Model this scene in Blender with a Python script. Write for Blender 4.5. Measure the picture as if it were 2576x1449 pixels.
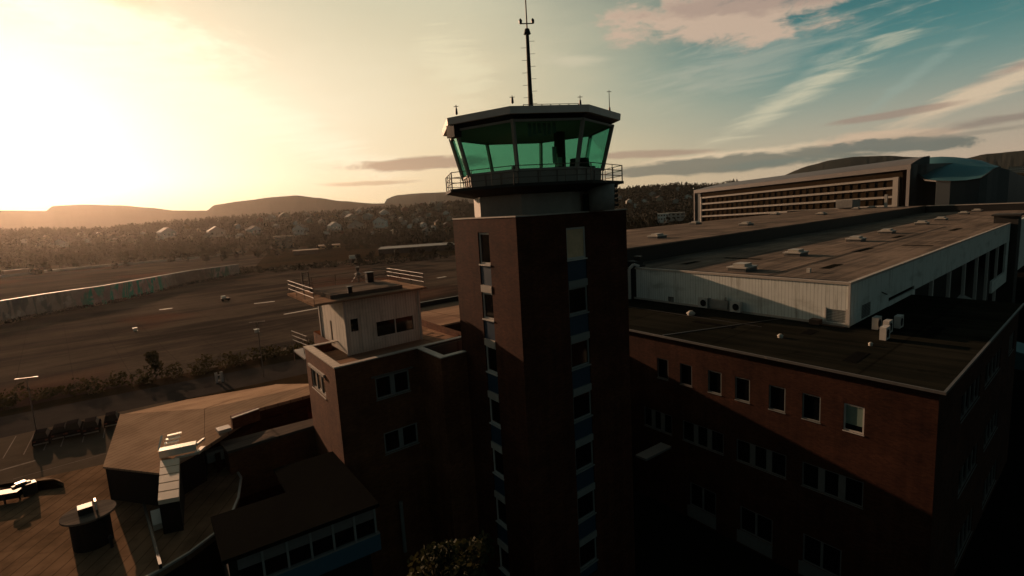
import bpy, math, random
from mathutils import Vector, Matrix, noise
random.seed(7)
R = math.radians
scene = bpy.context.scene
for o in list(bpy.data.objects): bpy.data.objects.remove(o)

# ---------------------------------------------------------------- camera
F = 1342.0; CX = 1288.0; CY = 724.5           # focal length in px of a 2576 px wide picture
PITCH = R(8.2); ROLL = R(3.26); YAW = R(-40.5); H = 27.0; GZ = -5.0
fw = Vector((-math.sin(YAW)*math.cos(PITCH), math.cos(YAW)*math.cos(PITCH), -math.sin(PITCH)))
r0 = fw.cross(Vector((0, 0, 1))).normalized(); u0 = r0.cross(fw)
RT = math.cos(ROLL)*r0 - math.sin(ROLL)*u0
UP = math.sin(ROLL)*r0 + math.cos(ROLL)*u0
cd = bpy.data.cameras.new('camera'); cam = bpy.data.objects.new('camera', cd)
scene.collection.objects.link(cam); scene.camera = cam
cd.sensor_width = 36; cd.lens = 36*F/2576; cd.clip_start = .5; cd.clip_end = 40000
cam.matrix_world = Matrix(((RT.x, UP.x, -fw.x, 0), (RT.y, UP.y, -fw.y, 0), (RT.z, UP.z, -fw.z, H), (0, 0, 0, 1)))

def ray(px, py): return fw + RT*((px-CX)/F) - UP*((py-CY)/F)
def at(px, py, z=None, d=None, f=None, x=None, y=None):
    r = ray(px, py)
    if z is not None: t = (z-H)/r.z
    elif f is not None: t = f
    elif x is not None: t = x/r.x
    elif y is not None: t = y/r.y
    else: t = d/math.hypot(r.x, r.y)
    return Vector((r.x*t, r.y*t, H+r.z*t))
K = .11                                        # plan skew of the terminal grid
def sk(a, b, z=0): return Vector((a+K*b, b, z))

# ---------------------------------------------------------------- light
SUN_EL = 12.0; SUN_AZ = -42.5                   # azimuth relative to the view direction
az = SUN_AZ*math.pi/180 - YAW                   # clockwise from +Y
SUN = Vector((math.sin(az)*math.cos(R(SUN_EL)), math.cos(az)*math.cos(R(SUN_EL)), math.sin(R(SUN_EL))))
sl = bpy.data.lights.new('sun', 'SUN'); sl.energy = 5.0; sl.angle = R(.5); sl.color = (1.0, .60, .36)
so = bpy.data.objects.new('sun', sl); scene.collection.objects.link(so)
so.rotation_euler = (-SUN).to_track_quat('-Z', 'Y').to_euler()
scene.view_settings.view_transform = 'Standard'; scene.view_settings.look = 'None'
scene.view_settings.exposure = 0.0; scene.view_settings.gamma = 1.0

# ---------------------------------------------------------------- node helper
class S:
    """a socket with arithmetic"""
    nt = None
    def __init__(s, k): s.k = k
    @staticmethod
    def m(op, *a):
        n = S.nt.nodes.new('ShaderNodeMath'); n.operation = op
        for i, v in enumerate(a):
            if isinstance(v, S): S.nt.links.new(v.k, n.inputs[i])
            else: n.inputs[i].default_value = v
        return S(n.outputs[0])
    def __add__(s, o): return S.m('ADD', s, o)
    __radd__ = __add__
    def __sub__(s, o): return S.m('SUBTRACT', s, o)
    def __rsub__(s, o): return S.m('SUBTRACT', o, s)
    def __mul__(s, o): return S.m('MULTIPLY', s, o)
    __rmul__ = __mul__
    def __truediv__(s, o): return S.m('DIVIDE', s, o)
def sstep(v, a, b, c=0.0, d=1.0):
    n = S.nt.nodes.new('ShaderNodeMapRange'); n.interpolation_type = 'SMOOTHSTEP'
    S.nt.links.new(v.k, n.inputs[0])
    for i, q in enumerate((a, b, c, d)): n.inputs[i+1].default_value = q
    return S(n.outputs[0])
def xyz(x, y, z):
    n = S.nt.nodes.new('ShaderNodeCombineXYZ')
    for i, v in enumerate((x, y, z)):
        if isinstance(v, S): S.nt.links.new(v.k, n.inputs[i])
        else: n.inputs[i].default_value = v
    return S(n.outputs[0])
def sep(v):
    n = S.nt.nodes.new('ShaderNodeSeparateXYZ'); S.nt.links.new(v.k, n.inputs[0])
    return S(n.outputs[0]), S(n.outputs[1]), S(n.outputs[2])
def nz(vec, scale, detail=4, rough=.55, dist=0.0):
    n = S.nt.nodes.new('ShaderNodeTexNoise')
    S.nt.links.new(vec.k, n.inputs['Vector']); n.inputs['Scale'].default_value = scale
    n.inputs['Detail'].default_value = detail; n.inputs['Roughness'].default_value = rough
    n.inputs['Distortion'].default_value = dist
    return S(n.outputs[0])
def mix(f, a, b):
    n = S.nt.nodes.new('ShaderNodeMix'); n.data_type = 'RGBA'
    if isinstance(f, S): S.nt.links.new(f.k, n.inputs[0])
    else: n.inputs[0].default_value = f
    for i, v in ((6, a), (7, b)):
        if isinstance(v, S): S.nt.links.new(v.k, n.inputs[i])
        else: n.inputs[i].default_value = (*v, 1)
    return S(n.outputs[2])
def cmul(c, f):
    n = S.nt.nodes.new('ShaderNodeVectorMath'); n.operation = 'SCALE'
    S.nt.links.new(c.k, n.inputs[0])
    if isinstance(f, S): S.nt.links.new(f.k, n.inputs['Scale'])
    else: n.inputs['Scale'].default_value = f
    return S(n.outputs[0])

# ---------------------------------------------------------------- sky
w = bpy.data.worlds.new('World'); scene.world = w; w.use_nodes = True
nt = w.node_tree; S.nt = nt; nt.nodes.clear()
out = nt.nodes.new('ShaderNodeOutputWorld')
tc = nt.nodes.new('ShaderNodeTexCoord'); D = S(tc.outputs['Generated'])
dx, dy, dz = sep(D)
vd = nt.nodes.new('ShaderNodeVectorMath'); vd.operation = 'DOT_PRODUCT'
nt.links.new(D.k, vd.inputs[0]); vd.inputs[1].default_value = SUN
cs = S(vd.outputs['Value'])
ang = S.m('ARCCOSINE', S.m('MINIMUM', cs, .99999))*57.29578          # degrees from the sun
el = S.m('ARCSINE', dz)*57.29578
# azimuth clockwise from the viewing direction of the photograph, degrees
fh = Vector((fw.x, fw.y, 0)).normalized(); rh = Vector((fh.y, -fh.x, 0))
azd = S.m('ARCTAN2', dx*rh.x+dy*rh.y, dx*fh.x+dy*fh.y)*57.29578
elp = S.m('MAXIMUM', el, 0.0)
warp = nz(xyz(azd*.03, elp*.09, 0.0), 1.6, 5, .6)-.5
teal = mix(sstep(el, 3, 25), (.10, .31, .30), (.004, .085, .105))
cream = mix(sstep(el, 2, 32), (.92, .74, .46), (.54, .57, .43))
white = (.98, .92, .70)
c = mix(sstep(ang+warp*12, 33, 70), cream, teal)
gx = (azd+35.0)*.60; gy = (el-6.0)*1.25
glow = S.m('SQRT', gx*gx+gy*gy)
c = mix(sstep(glow+warp*9, 2, 24, 1, 0), c, white)
lowaz = sstep(azd, -50, 35)
warm = mix(sstep(azd, -10, 50), (.86, .66, .38), (.72, .50, .35))
c = mix(sstep(el, -1, 14, .92, 0)*sstep(ang, 14, 60), c, warm)
c = mix(sstep(el, 0, 5, .75, 0)*sstep(ang, 50, 12), c, (.90, .62, .30))
# clouds: each a soft ellipse of noise in azimuth / elevation
def pxdir(px, py):
    r = ray(px, py).normalized()
    return math.degrees(math.atan2(r.x*rh.x+r.y*rh.y, r.x*fh.x+r.y*fh.y)), math.degrees(math.asin(r.z))
fine = nz(xyz(azd*.10, elp*.42, 3.0), 1.0, 8, .64, .4)
puff = nz(xyz(azd*.22, elp*.6, 11.0), 1.0, 10, .68, .25)
streak = nz(xyz(azd*.16+elp*.05, elp*1.3-azd*.12, 7.0), 1.0, 7, .6, .6)
def ell(px, py, rx, ry, rot=0.0):
    a0, e0 = pxdir(px, py); k = 57.3/F*.86
    rx *= k; ry *= k
    # local horizon tilt is only in the picture: rotate by the given slope in az/el space
    u = azd-a0; v = el-e0; ct, st = math.cos(R(rot)), math.sin(R(rot))
    p = (u*ct+v*st)*(1/rx); q = (v*ct-u*st)*(1/ry)
    return S.m('SQRT', p*p+q*q)
def cloud(c, px, py, rx, ry, rot, col, amt=.9, n=fine, edge=.9, soft=.45):
    e = ell(px, py, rx, ry, rot)
    m = sstep(e+(n-.5)*-3.2*edge, 1.0-soft, 1.0+soft*.4, 1, 0)*amt
    return mix(m, c, col)
gen = sstep(streak, .52, .74)*sstep(el, 6, 14)*sstep(el, 46, 30)*sstep(ang, 34, 60)*sstep(azd, -40, 10)
c = mix(gen*.12, c, (.74, .62, .44))
c = cloud(c, 1990, 250, 230, 26, 26, (.80, .72, .50), .62, streak, 1., 1.)
c = cloud(c, 2060, 170, 110, 16, 30, (.46, .50, .40), .3, streak, 1., 1.)
c = cloud(c, 1900, 150, 260, 60, 8, (.60, .56, .44), .35, streak, .9, .9)
c = cloud(c, 2480, 225, 210, 24, 20, (.84, .64, .44), .8, streak, .7, .7)
c = cloud(c, 2270, 215, 130, 14, 36, (.34, .44, .38), .4, streak, .7, .8)
c = cloud(c, 1790, 46, 270, 66, -6, (.64, .47, .35), .93, puff, .95, .5)
c = cloud(c, 1850, 12, 220, 26, -4, (.36, .26, .22), .6, puff, .9, .5)
c = cloud(c, 1150, 170, 110, 70, -40, (.90, .82, .56), .5, streak, .9, .8)
c = cloud(c, 1440, 150, 90, 22, -6, (.72, .64, .46), .5, fine, .9, .8)
c = cloud(c, 250, 40, 300, 52, -12, (1.05, .98, .74), .8, puff, .9, .7)
c = cloud(c, 560, 250, 420, 60, -24, (1.04, .97, .73), .75, streak, .7, .9)
c = cloud(c, 330, 4, 60, 16, 0, (.85, .62, .40), .6, fine, .8, .7)
c = cloud(c, 1050, 412, 260, 21, 1, (.40, .28, .20), .95, fine, .75, .35)
c = cloud(c, 950, 460, 130, 7, 0, (.52, .36, .22), .75, fine, .8, .6)
c = cloud(c, 1640, 388, 190, 11, -2, (.40, .28, .21), .8, fine, .8, .5)
c = cloud(c, 1830, 395, 330, 18, 1, (.95, .74, .50), .8, fine, .9, .6)
c = cloud(c, 1800, 413, 470, 24, 1, (.17, .19, .16), .95, fine, .8, .3)
c = cloud(c, 1950, 408, 130, 11, 2, (.13, .20, .18), .6, fine, .85, .6)
c = cloud(c, 2250, 350, 150, 20, -2, (.72, .52, .36), .75, fine, 1., .5)
c = cloud(c, 2265, 364, 150, 18, -2, (.15, .18, .16), .95, puff, .9, .3)
c = cloud(c, 2270, 283, 130, 8, 3, (.36, .25, .20), .7, fine, .7, .5)
c = cloud(c, 2550, 296, 110, 11, 4, (.30, .24, .20), .8, fine, .8, .5)
c = cloud(c, 2490, 330, 120, 7, 2, (.30, .27, .22), .6, fine, .8, .5)
c = cloud(c, 2570, 165, 90, 14, 16, (.40, .27, .22), .6, fine, .9, .7)
# sky overhead and outside the view is dimmed to keep fill light low
c = mix(sstep(ang, 84, 120, 1.0, 0)*sstep(el, 33, 50, 1.0, 0)*sstep(azd, -85, -52, 0, 1.0)*sstep(azd, 46, 75, 1.0, 0), mix(sstep(el, 12, 45), (.062, .092, .086), (.022, .034, .034)), c)
below = sstep(el, -6, -1)
c = cmul(c, below*.97+.03)
bg2 = nt.nodes.new('ShaderNodeBackground'); nt.links.new(c.k, bg2.inputs[0]); bg2.inputs[1].default_value = .93
sky = nt.nodes.new('ShaderNodeTexSky'); sky.sky_type = 'NISHITA'; sky.sun_disc = False
sky.sun_elevation = R(SUN_EL); sky.sun_rotation = az; sky.altitude = 50; sky.dust_density = 3.0
bg1 = nt.nodes.new('ShaderNodeBackground'); nt.links.new(sky.outputs[0], bg1.inputs[0]); bg1.inputs[1].default_value = SKYN = .002
add = nt.nodes.new('ShaderNodeAddShader')
nt.links.new(bg1.outputs[0], add.inputs[0]); nt.links.new(bg2.outputs[0], add.inputs[1])
nt.links.new(add.outputs[0], out.inputs[0])

# ---------------------------------------------------------------- materials
MATS = {}
def mat(name, col, rough=.8, metal=0.0, var=.25, vscale=1.5, fn=None, spec=.22, bump=0.0, bscale=20):
    m = bpy.data.materials.new(name); m.use_nodes = True; nt = m.node_tree; S.nt = nt
    b = nt.nodes['Principled BSDF']
    b.inputs['Roughness'].default_value = rough; b.inputs['Metallic'].default_value = metal
    b.inputs['Specular IOR Level'].default_value = spec
    g = nt.nodes.new('ShaderNodeNewGeometry'); P = S(g.outputs['Position'])
    if fn: cc = fn(P)
    else:
        n1 = nz(P, vscale, 5, .65); n2 = nz(P, vscale*.13, 3)
        f = (n1-.5)*var*2.2+(n2-.5)*var*1.6+1.0
        base = mix(0.0, col, col); cc = cmul(base, f)
    nt.links.new(cc.k, b.inputs['Base Color'])
    if bump:
        bn = nt.nodes.new('ShaderNodeBump'); bn.inputs['Strength'].default_value = bump; bn.inputs['Distance'].default_value = .05
        h = nz(P, bscale, 4); nt.links.new(h.k, bn.inputs['Height']); nt.links.new(bn.outputs[0], b.inputs['Normal'])
    MATS[name] = m; return m
def sq(v, lo, hi): return sstep(v, lo, hi)
def frac(v): return S.m('FRACT', v)
def absv(v): return S.m('ABSOLUTE', v)
def brickfn(dark, light, mort):
    def f(P):
        x, y, z = sep(P); h = x+y
        row = S.m('FLOOR', z*(1/.09)); col = h*(1/.30)+row*.5
        cell = nz(xyz(S.m('FLOOR', col)*3.7, row*5.3, 0.0), 1.0, 0)
        c = mix(sstep(cell, .25, .75), dark, light)
        jz = sstep(frac(z*(1/.09)), .0, .16, 1, 0); jh = sstep(frac(col), 0., .06, 1, 0)
        c = mix(S.m('MAXIMUM', jz, jh)*.6, c, mort)
        big = nz(xyz(h*.25, z*.5, 1.0), 1.0, 5, .6); st = nz(xyz(h*1.3, z*.07, 2.0), 1.0, 4, .6)
        return cmul(c, (big-.5)*1.7+(st-.5)*1.1+1.0)
    return f
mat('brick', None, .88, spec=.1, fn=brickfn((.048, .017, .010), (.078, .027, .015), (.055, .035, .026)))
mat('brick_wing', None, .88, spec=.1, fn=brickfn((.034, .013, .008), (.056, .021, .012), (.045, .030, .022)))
mat('brick_orange', None, .88, spec=.1, fn=brickfn((.105, .040, .020), (.16, .062, .030), (.12, .075, .05)))
def panelfn(col, pitch, dirt=.5, sill=None):
    def f(P):
        x, y, z = sep(P); h = x*.993+y*.993
        s = sstep(absv(frac(h*(1/pitch))-.5), .36, .5)
        st = nz(xyz(h*1.1, z*.12, 0.0), 1.0, 6, .7); st2 = nz(xyz(h*.22, z*.55, 4.0), 1.0, 5, .6)
        c = mix(0.0, col, col)
        c = mix(sstep(st, .48, .78)*dirt, c, (col[0]*.35, col[1]*.33, col[2]*.28))
        c = mix(sstep(st2, .5, .8)*dirt*.8, c, (col[0]*.5, col[1]*.5, col[2]*.46))
        return cmul(c, 1.0-s*.35)
    return f
mat('white_cladding', None, .6, fn=panelfn((.70, .72, .67), .42, .9))
mat('white_siding', None, .7, fn=panelfn((.70, .65, .57), .26, .95))
mat('concrete', (.26, .25, .23), .85, var=.35, vscale=1.2)
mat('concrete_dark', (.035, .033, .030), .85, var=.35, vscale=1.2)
mat('coping', (.42, .37, .32), .6, var=.25, vscale=1.5)
def copingfn(P):
    x, y, z = sep(P); j = sstep(absv(frac(y*1.35)-.5), .44, .5)
    return cmul(mix(j*.7, (.55, .47, .38), (.12, .09, .06)), (nz(P, 3, 4)-.5)*.5+1.0)
mat('coping_tiles', None, .6, fn=copingfn)
mat('roof_edge', (.30, .28, .26), .6, var=.2)
mat('roof_edge_dark', (.10, .095, .09), .6, var=.3)
def feltfn(c1, c2, seam=1.0, along='x'):
    def f(P):
        x, y, z = sep(P); a = y if along == 'x' else x; b = x if along == 'x' else y
        n = nz(xyz(a*.9, b*.035, 0.0), 1.0, 6, .7); n2 = nz(P, .12, 5, .6)
        j = sstep(absv(frac(a*seam)-.5), .455, .5)
        c = mix(sstep(n*.55+n2*.45, .40, .60), c1, c2)
        pud = sstep(nz(P, .35, 6, .7), .60, .66)*.3; pat = nz(xyz(S.m('FLOOR', a*.25)*3.1, S.m('FLOOR', b*.08)*4.7, 2.0), 1.0, 0)
        jb = sstep(absv(frac(b*.08)-.5), .485, .5)
        return cmul(c, (1.0-S.m('MAXIMUM', j, jb)*.45)*(1.0-pud)*(pat*.5+.75))
    return f
mat('felt_brown', None, .92, fn=feltfn((.12, .100, .086), (.25, .195, .155)), spec=.0)
mat('felt_dark', None, .95, fn=feltfn((.011, .0115, .009), (.022, .021, .016), .9, 'y'), spec=.0)
def seamfn(c1, c2, ang, pitch, jk=.0):
    def f(P):
        x, y, z = sep(P); h = x*math.cos(R(ang))+y*math.sin(R(ang)); v = y*math.cos(R(ang))-x*math.sin(R(ang))
        j = sstep(absv(frac(h*(1/pitch))-.5), .42, .5)
        row = S.m('FLOOR', h*(1/pitch)); jx = sstep(absv(frac(v*.16+row*.37)-.5), .475, .5)
        n = nz(P, .35, 6, .65); n2 = nz(xyz(h*.5, v*.10, 0.0), 1.0, 4); n3 = nz(xyz(row*1.7, 0.0, 0.0), 1.0, 0)
        c = mix(sstep(n*.6+n2*.35+n3*.05, .36, .62), c1, c2)
        return cmul(c, 1.0-S.m('MAXIMUM', j, jx*jk)*.5)
    return f
mat('seam_roof', None, .62, fn=seamfn((.30, .20, .135), (.43, .295, .20), -62, .55), spec=0)
mat('seam_roof_round', None, .62, fn=seamfn((.13, .082, .05), (.25, .155, .095), -35, .9, .3), spec=0)
mat('white_metal', (.78, .72, .62), .38, metal=.35, var=.1)
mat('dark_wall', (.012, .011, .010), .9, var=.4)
mat('felt_black', (.009, .009, .008), .95, var=.4, spec=0)
mat('white_paint', (.50, .47, .43), .6, var=.15)
mat('frame_grey', (.20, .21, .20), .5, var=.15)
mat('frame_dim', (.13, .125, .12), .5, var=.2)
mat('cab_grey', (.27, .25, .215), .6, var=.25)
mat('cab_fascia', (.70, .60, .54), .5, var=.15)
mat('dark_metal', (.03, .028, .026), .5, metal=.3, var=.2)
mat('rail_metal', (.16, .13, .11), .5, metal=.2, var=.2)
mat('pale_rail', (.13, .10, .08), .5, var=.2)
mat('blue_panel', (.022, .048, .080), .45, var=.12)
mat('blue_panel_low', (.04, .105, .15), .5, var=.12)
mat('ceiling_grey', (.40, .42, .38), .8, var=.1)
mat('tan_reflection', (.62, .44, .27), .7, var=.3, vscale=2)  # bright reflection in the top front tower window, put into the pane colour
mat('interior_dark', (.012, .022, .016), .8, var=.2)
mat('teal_metal', (.05, .13, .145), .5, metal=.1, var=.2, vscale=.05)
mat('arena_grey', (.045, .055, .06), .5, metal=.2, var=.12, vscale=.05)
mat('arena_pale', (.16, .15, .145), .5, var=.15, vscale=.05)
mat('arena_strip', (.25, .235, .21), .5, var=.12, vscale=.1)
mat('arena_glass', (.030, .021, .013), .9, spec=0, var=.3, vscale=.2)
mat('glass_dark', (.004, .0045, .005), .08, var=.1, spec=.6)
mat('blind_green', (.16, .22, .18), .8, var=.15)
mat('vent_white', (.42, .39, .34), .5, var=.2)
mat('tyre', (.015, .015, .015), .9); mat('trunk', (.05, .035, .025), .9, var=.3)
mat('car_dark', (.014, .012, .013), .9, var=.1, spec=.0); mat('car_window', (.008, .008, .008), .5, var=.1, spec=.15)
mat('car_white', (.60, .58, .52), .4, var=.1)
mat('hill_far', (.030, .030, .026), .95, var=.35, vscale=.004, spec=0)
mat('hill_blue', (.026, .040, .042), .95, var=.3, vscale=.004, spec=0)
mat('hill_near', (.022, .020, .013), .95, var=.5, vscale=.02, spec=0)
for n, cc in {'wall_white': (.80, .79, .72), 'wall_cream': (.38, .33, .25), 'wall_grey': (.34, .34, .31), 'wall_ochre': (.22, .15, .07), 'wall_red': (.12, .04, .03), 'wall_beige': (.40, .28, .20)}.items(): mat(n, cc, .8, var=.15)
mat('tile_dark', (.035, .03, .03), .8); mat('tile_brown', (.09, .055, .04), .8); mat('felt_red', None, .92, fn=feltfn((.26, .16, .11), (.42, .27, .18)), spec=0)
mat('tile_pale', (.36, .34, .30), .7)
def asphaltfn(P):
    x, y, z = sep(P)
    q = y*.86+x*.10                                  # sweep lines run across the apron
    n1 = nz(xyz(x*.012, y*.06, 0.0), 1.0, 6, .65); n2 = nz(P, .02, 5, .6); n3 = nz(P, .9, 4, .7)
    c = mix(sstep(n1*.6+n2*.4, .40, .60), (.034, .029, .026), (.108, .083, .065))
    tm = sstep(nz(xyz(x*.02, y*.5, 6.0), 1.0, 5, .7), .58, .70); c = mix(tm*.45, c, (.020, .017, .015))
    red = sstep(nz(P, .012, 3), .52, .66); c = mix(red*.6, c, (.125, .055, .036))
    slab = S.m('MAXIMUM', sstep(absv(frac(x*.1)-.5), .485, .5), sstep(absv(frac(y*.1)-.5), .485, .5))
    c = mix(slab*.35, c, (.018, .016, .014))
    return cmul(c, (n3-.5)*.5+1.0)
mat('apron_asphalt', None, .8, fn=asphaltfn, spec=.0)
mat('road_asphalt', (.048, .041, .037), .9, var=.3, vscale=.4, spec=0)
mat('parking_asphalt', (.105, .080, .060), .9, var=.3, vscale=.4, spec=0)
def groundfn(P):
    n1 = nz(P, .01, 5, .6); n2 = nz(P, .2, 5, .6)
    return mix(sstep(n1*.6+n2*.4, .4, .6), (.016, .013, .006), (.045, .028, .017))
mat('ground', None, .95, fn=groundfn, spec=0)
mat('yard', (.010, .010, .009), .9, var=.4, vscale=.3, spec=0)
mat('line_faded', (.24, .20, .17), .8, var=.5, vscale=3, spec=0)
mat('skylight_tan', (.62, .50, .38), .6, var=.2)
mat('line_paint', (.50, .46, .40), .6, var=.2, vscale=3)
def grafffn(P):
    x, y, z = sep(P); h = x*.72+y*.70
    c = mix(0.0, (.34, .28, .23), (.34, .28, .23))
    v = nz(xyz(h*.11, z*.16, 0.0), 1.0, 3, .5, 1.2)
    zone = sstep(absv(x-26.0), 14, 24, 1, 0); zone2 = sstep(absv(x-78.0), 6, 14, 1, 0); zl = sstep(x, 8, -4)
    blob = sstep(nz(xyz(h*.32, z*.10, 3.0), 1.0, 2, .5, .5), .44, .54)
    c = mix(blob*zone, c, (.05, .34, .22))
    c = mix(blob*zone2*.8, c, (.05, .15, .10))
    c = mix(blob*zl*.8, c, (.10, .10, .10))
    c = mix(sstep(nz(xyz(h*.25, z*.2, 9.0), 1.0, 3), .56, .64)*.6, c, (.50, .44, .38))
    c = mix(sstep(absv(x-62.0), 18, 8)*.7, c, (.10, .055, .035))
    return cmul(c, (nz(P, .6, 4)-.5)*.7+1.0)
mat('graffiti', None, .85, fn=grafffn)
def leafmat(name, c1, c2):
    m = mat(name, c1, .85, fn=lambda P: mix(sstep(nz(P, .35, 4, .6), .35, .65), c1, c2), spec=.15)
    b = m.node_tree.nodes['Principled BSDF']
    tr = m.node_tree.nodes.new('ShaderNodeBsdfTranslucent'); mx = m.node_tree.nodes.new('ShaderNodeMixShader')
    src = b.inputs['Base Color'].links[0].from_socket
    m.node_tree.links.new(src, tr.inputs[0]); mx.inputs[0].default_value = .2
    o = m.node_tree.nodes['Material Output']
    m.node_tree.links.new(b.outputs[0], mx.inputs[1]); m.node_tree.links.new(tr.outputs[0], mx.inputs[2]); m.node_tree.links.new(mx.outputs[0], o.inputs[0])
leafmat('leaf_dark', (.010, .012, .005), (.024, .024, .009))
leafmat('leaf_olive', (.022, .022, .006), (.06, .046, .012))
leafmat('leaf_yard', (.022, .027, .010), (.075, .065, .026))
leafmat('leaf_far', (.007, .008, .004), (.020, .018, .008))
# green cab glass: tinted see-through with a reflection
m = bpy.data.materials.new('glass_green'); m.use_nodes = True; nt = m.node_tree; nt.nodes.clear()
o_ = nt.nodes.new('ShaderNodeOutputMaterial'); tr = nt.nodes.new('ShaderNodeBsdfTransparent'); tr.inputs[0].default_value = (.27, .56, .48, 1)
gl = nt.nodes.new('ShaderNodeBsdfGlossy'); gl.inputs['Roughness'].default_value = .03; gl.inputs[0].default_value = (.5, .9, .75, 1)
S.nt = nt; ge = nt.nodes.new('ShaderNodeNewGeometry'); vdn = nt.nodes.new('ShaderNodeVectorMath'); vdn.operation = 'DOT_PRODUCT'
nt.links.new(ge.outputs['Normal'], vdn.inputs[0]); nt.links.new(ge.outputs['Incoming'], vdn.inputs[1])
fre = S.m('POWER', 1.0-S.m('ABSOLUTE', S(vdn.outputs['Value'])), 5.0)*.9+.06; mx = nt.nodes.new('ShaderNodeMixShader')
nt.links.new(fre.k, mx.inputs[0]); nt.links.new(tr.outputs[0], mx.inputs[1]); nt.links.new(gl.outputs[0], mx.inputs[2]); nt.links.new(mx.outputs[0], o_.inputs[0])
MATS['glass_green'] = m
def warmlampmat():
    m = bpy.data.materials.new('lit_lamp'); m.use_nodes = True
    b = m.node_tree.nodes['Principled BSDF']; b.inputs['Emission Color'].default_value = (1, .62, .38, 1); b.inputs['Emission Strength'].default_value = .75
    b.inputs['Base Color'].default_value = (.5, .3, .2, 1); MATS['lit_lamp'] = m
warmlampmat()

# ---------------------------------------------------------------- mesh builder
col = scene.collection
SCALE = [1.0]                                  # some blocks are drawn at reduced size and enlarged about the eye level
def X(p):
    k = SCALE[0]; return (p[0]*k, p[1]*k, H+(p[2]-H)*k)
class MB:
    def __init__(s, skew=True): s.v = []; s.f = []; s.skew = skew; s.mi = []; s.cur = 0
    def P(s, p):
        p = X(p); s.v.append((p[0]+K*p[1], p[1], p[2]) if s.skew else tuple(p)); return len(s.v)-1
    def face(s, pts): s.f.append([s.P(p) for p in pts]); s.mi.append(s.cur); return s
    def box(s, a0, a1, b0, b1, z0, z1):
        i = [s.P((a, b, z)) for z in (z0, z1) for a, b in ((a0, b0), (a1, b0), (a1, b1), (a0, b1))]
        for q in ((3, 2, 1, 0), (4, 5, 6, 7), (0, 1, 5, 4), (1, 2, 6, 5), (2, 3, 7, 6), (3, 0, 4, 7)): s.f.append([i[k] for k in q]); s.mi.append(s.cur)
        return s
    def prism(s, poly, z0, z1):
        n = len(poly); g = lambda z, k: z[k] if isinstance(z, (list, tuple)) else z
        lo = [s.P((p[0], p[1], g(z0, k))) for k, p in enumerate(poly)]; hi = [s.P((p[0], p[1], g(z1, k))) for k, p in enumerate(poly)]
        s.f.append(lo[::-1]); s.f.append(hi); s.mi += [s.cur]*2
        for k in range(n): s.f.append([lo[k], lo[(k+1) % n], hi[(k+1) % n], hi[k]]); s.mi.append(s.cur)
        return s
    def frustum(s, cx, cy, r0, z0, r1, z1, n=8, rot=0.0, caps=True):
        lo = [s.P((cx+r0*math.cos(rot+2*math.pi*k/n), cy+r0*math.sin(rot+2*math.pi*k/n), z0)) for k in range(n)]
        hi = [s.P((cx+r1*math.cos(rot+2*math.pi*k/n), cy+r1*math.sin(rot+2*math.pi*k/n), z1)) for k in range(n)]
        if caps: s.f.append(lo[::-1]); s.f.append(hi); s.mi += [s.cur]*2
        for k in range(n): s.f.append([lo[k], lo[(k+1) % n], hi[(k+1) % n], hi[k]]); s.mi.append(s.cur)
        return s
    def tube(s, p, q, r, n=6, r2=None):
        p = Vector(X(p)); q = Vector(X(q))
        if s.skew: p = sk(*p); q = sk(*q)
        d = (q-p).normalized(); u = d.cross(Vector((0, 0, 1)) if abs(d.z) < .9 else Vector((1, 0, 0))).normalized(); v = d.cross(u)
        r2 = r if r2 is None else r2; i0 = len(s.v)
        for c_, rr in ((p, r), (q, r2)):
            for k in range(n):
                t = 2*math.pi*k/n; w_ = c_+u*math.cos(t)*rr+v*math.sin(t)*rr; s.v.append(tuple(w_))
        for k in range(n): s.f.append([i0+k, i0+(k+1) % n, i0+n+(k+1) % n, i0+n+k]); s.mi.append(s.cur)
        s.f.append([i0+k for k in range(n)][::-1]); s.f.append([i0+n+k for k in range(n)]); s.mi += [s.cur]*2
        return s
    def bar(s, p, q, w_, h_):
        """rectangular bar between two world points"""
        p = Vector(X(p)); q = Vector(X(q))
        if s.skew: p = sk(*p); q = sk(*q)
        d = (q-p).normalized(); u = d.cross(Vector((0, 0, 1)) if abs(d.z) < .95 else Vector((1, 0, 0))).normalized()*w_/2; v = u.cross(d).normalized()*h_/2
        i = len(s.v)
        for c_ in (p, q):
            for a, b in ((-1, -1), (1, -1), (1, 1), (-1, 1)): s.v.append(tuple(c_+u*a+v*b))
        for f in ((0, 1, 2, 3), (7, 6, 5, 4), (0, 4, 5, 1), (1, 5, 6, 2), (2, 6, 7, 3), (3, 7, 4, 0)): s.f.append([i+k for k in f]); s.mi.append(s.cur)
        return s
    def build(s, name, m, parent=None, smooth=False):
        me = bpy.data.meshes.new(name); me.from_pydata(s.v, [], s.f)
        for mm in (m if isinstance(m, (list, tuple)) else [m]): me.materials.append(MATS[mm])
        for k, p in enumerate(me.polygons): p.material_index = s.mi[k] if k < len(s.mi) else 0
        if smooth: me.polygons.foreach_set('use_smooth', [True]*len(me.polygons))
        me.update(); o = bpy.data.objects.new(name, me); col.objects.link(o)
        if parent is not None: attach(o, parent)
        return o
ROOTPOS = {}
def wpos(o): return ROOTPOS.get(o.name, Vector((0, 0, 0)))
def attach(o, parent):
    o.parent = parent; top = parent
    while top.parent: top = top.parent
    if parent.parent is None: o.matrix_parent_inverse = Matrix.Translation(-wpos(parent))
def tag(o, label=None, cat=None, group=None, kind=None):
    if label: o['label'] = label
    if cat: o['category'] = cat
    if group: o['group'] = group
    if kind: o['kind'] = kind
    return o
def thing(name, label, cat, loc, group=None):
    o = bpy.data.objects.new(name, None); col.objects.link(o); o.location = Vector(loc); o.empty_display_size = .5
    ROOTPOS[o.name] = Vector(loc); return tag(o, label, cat, group)
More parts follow.
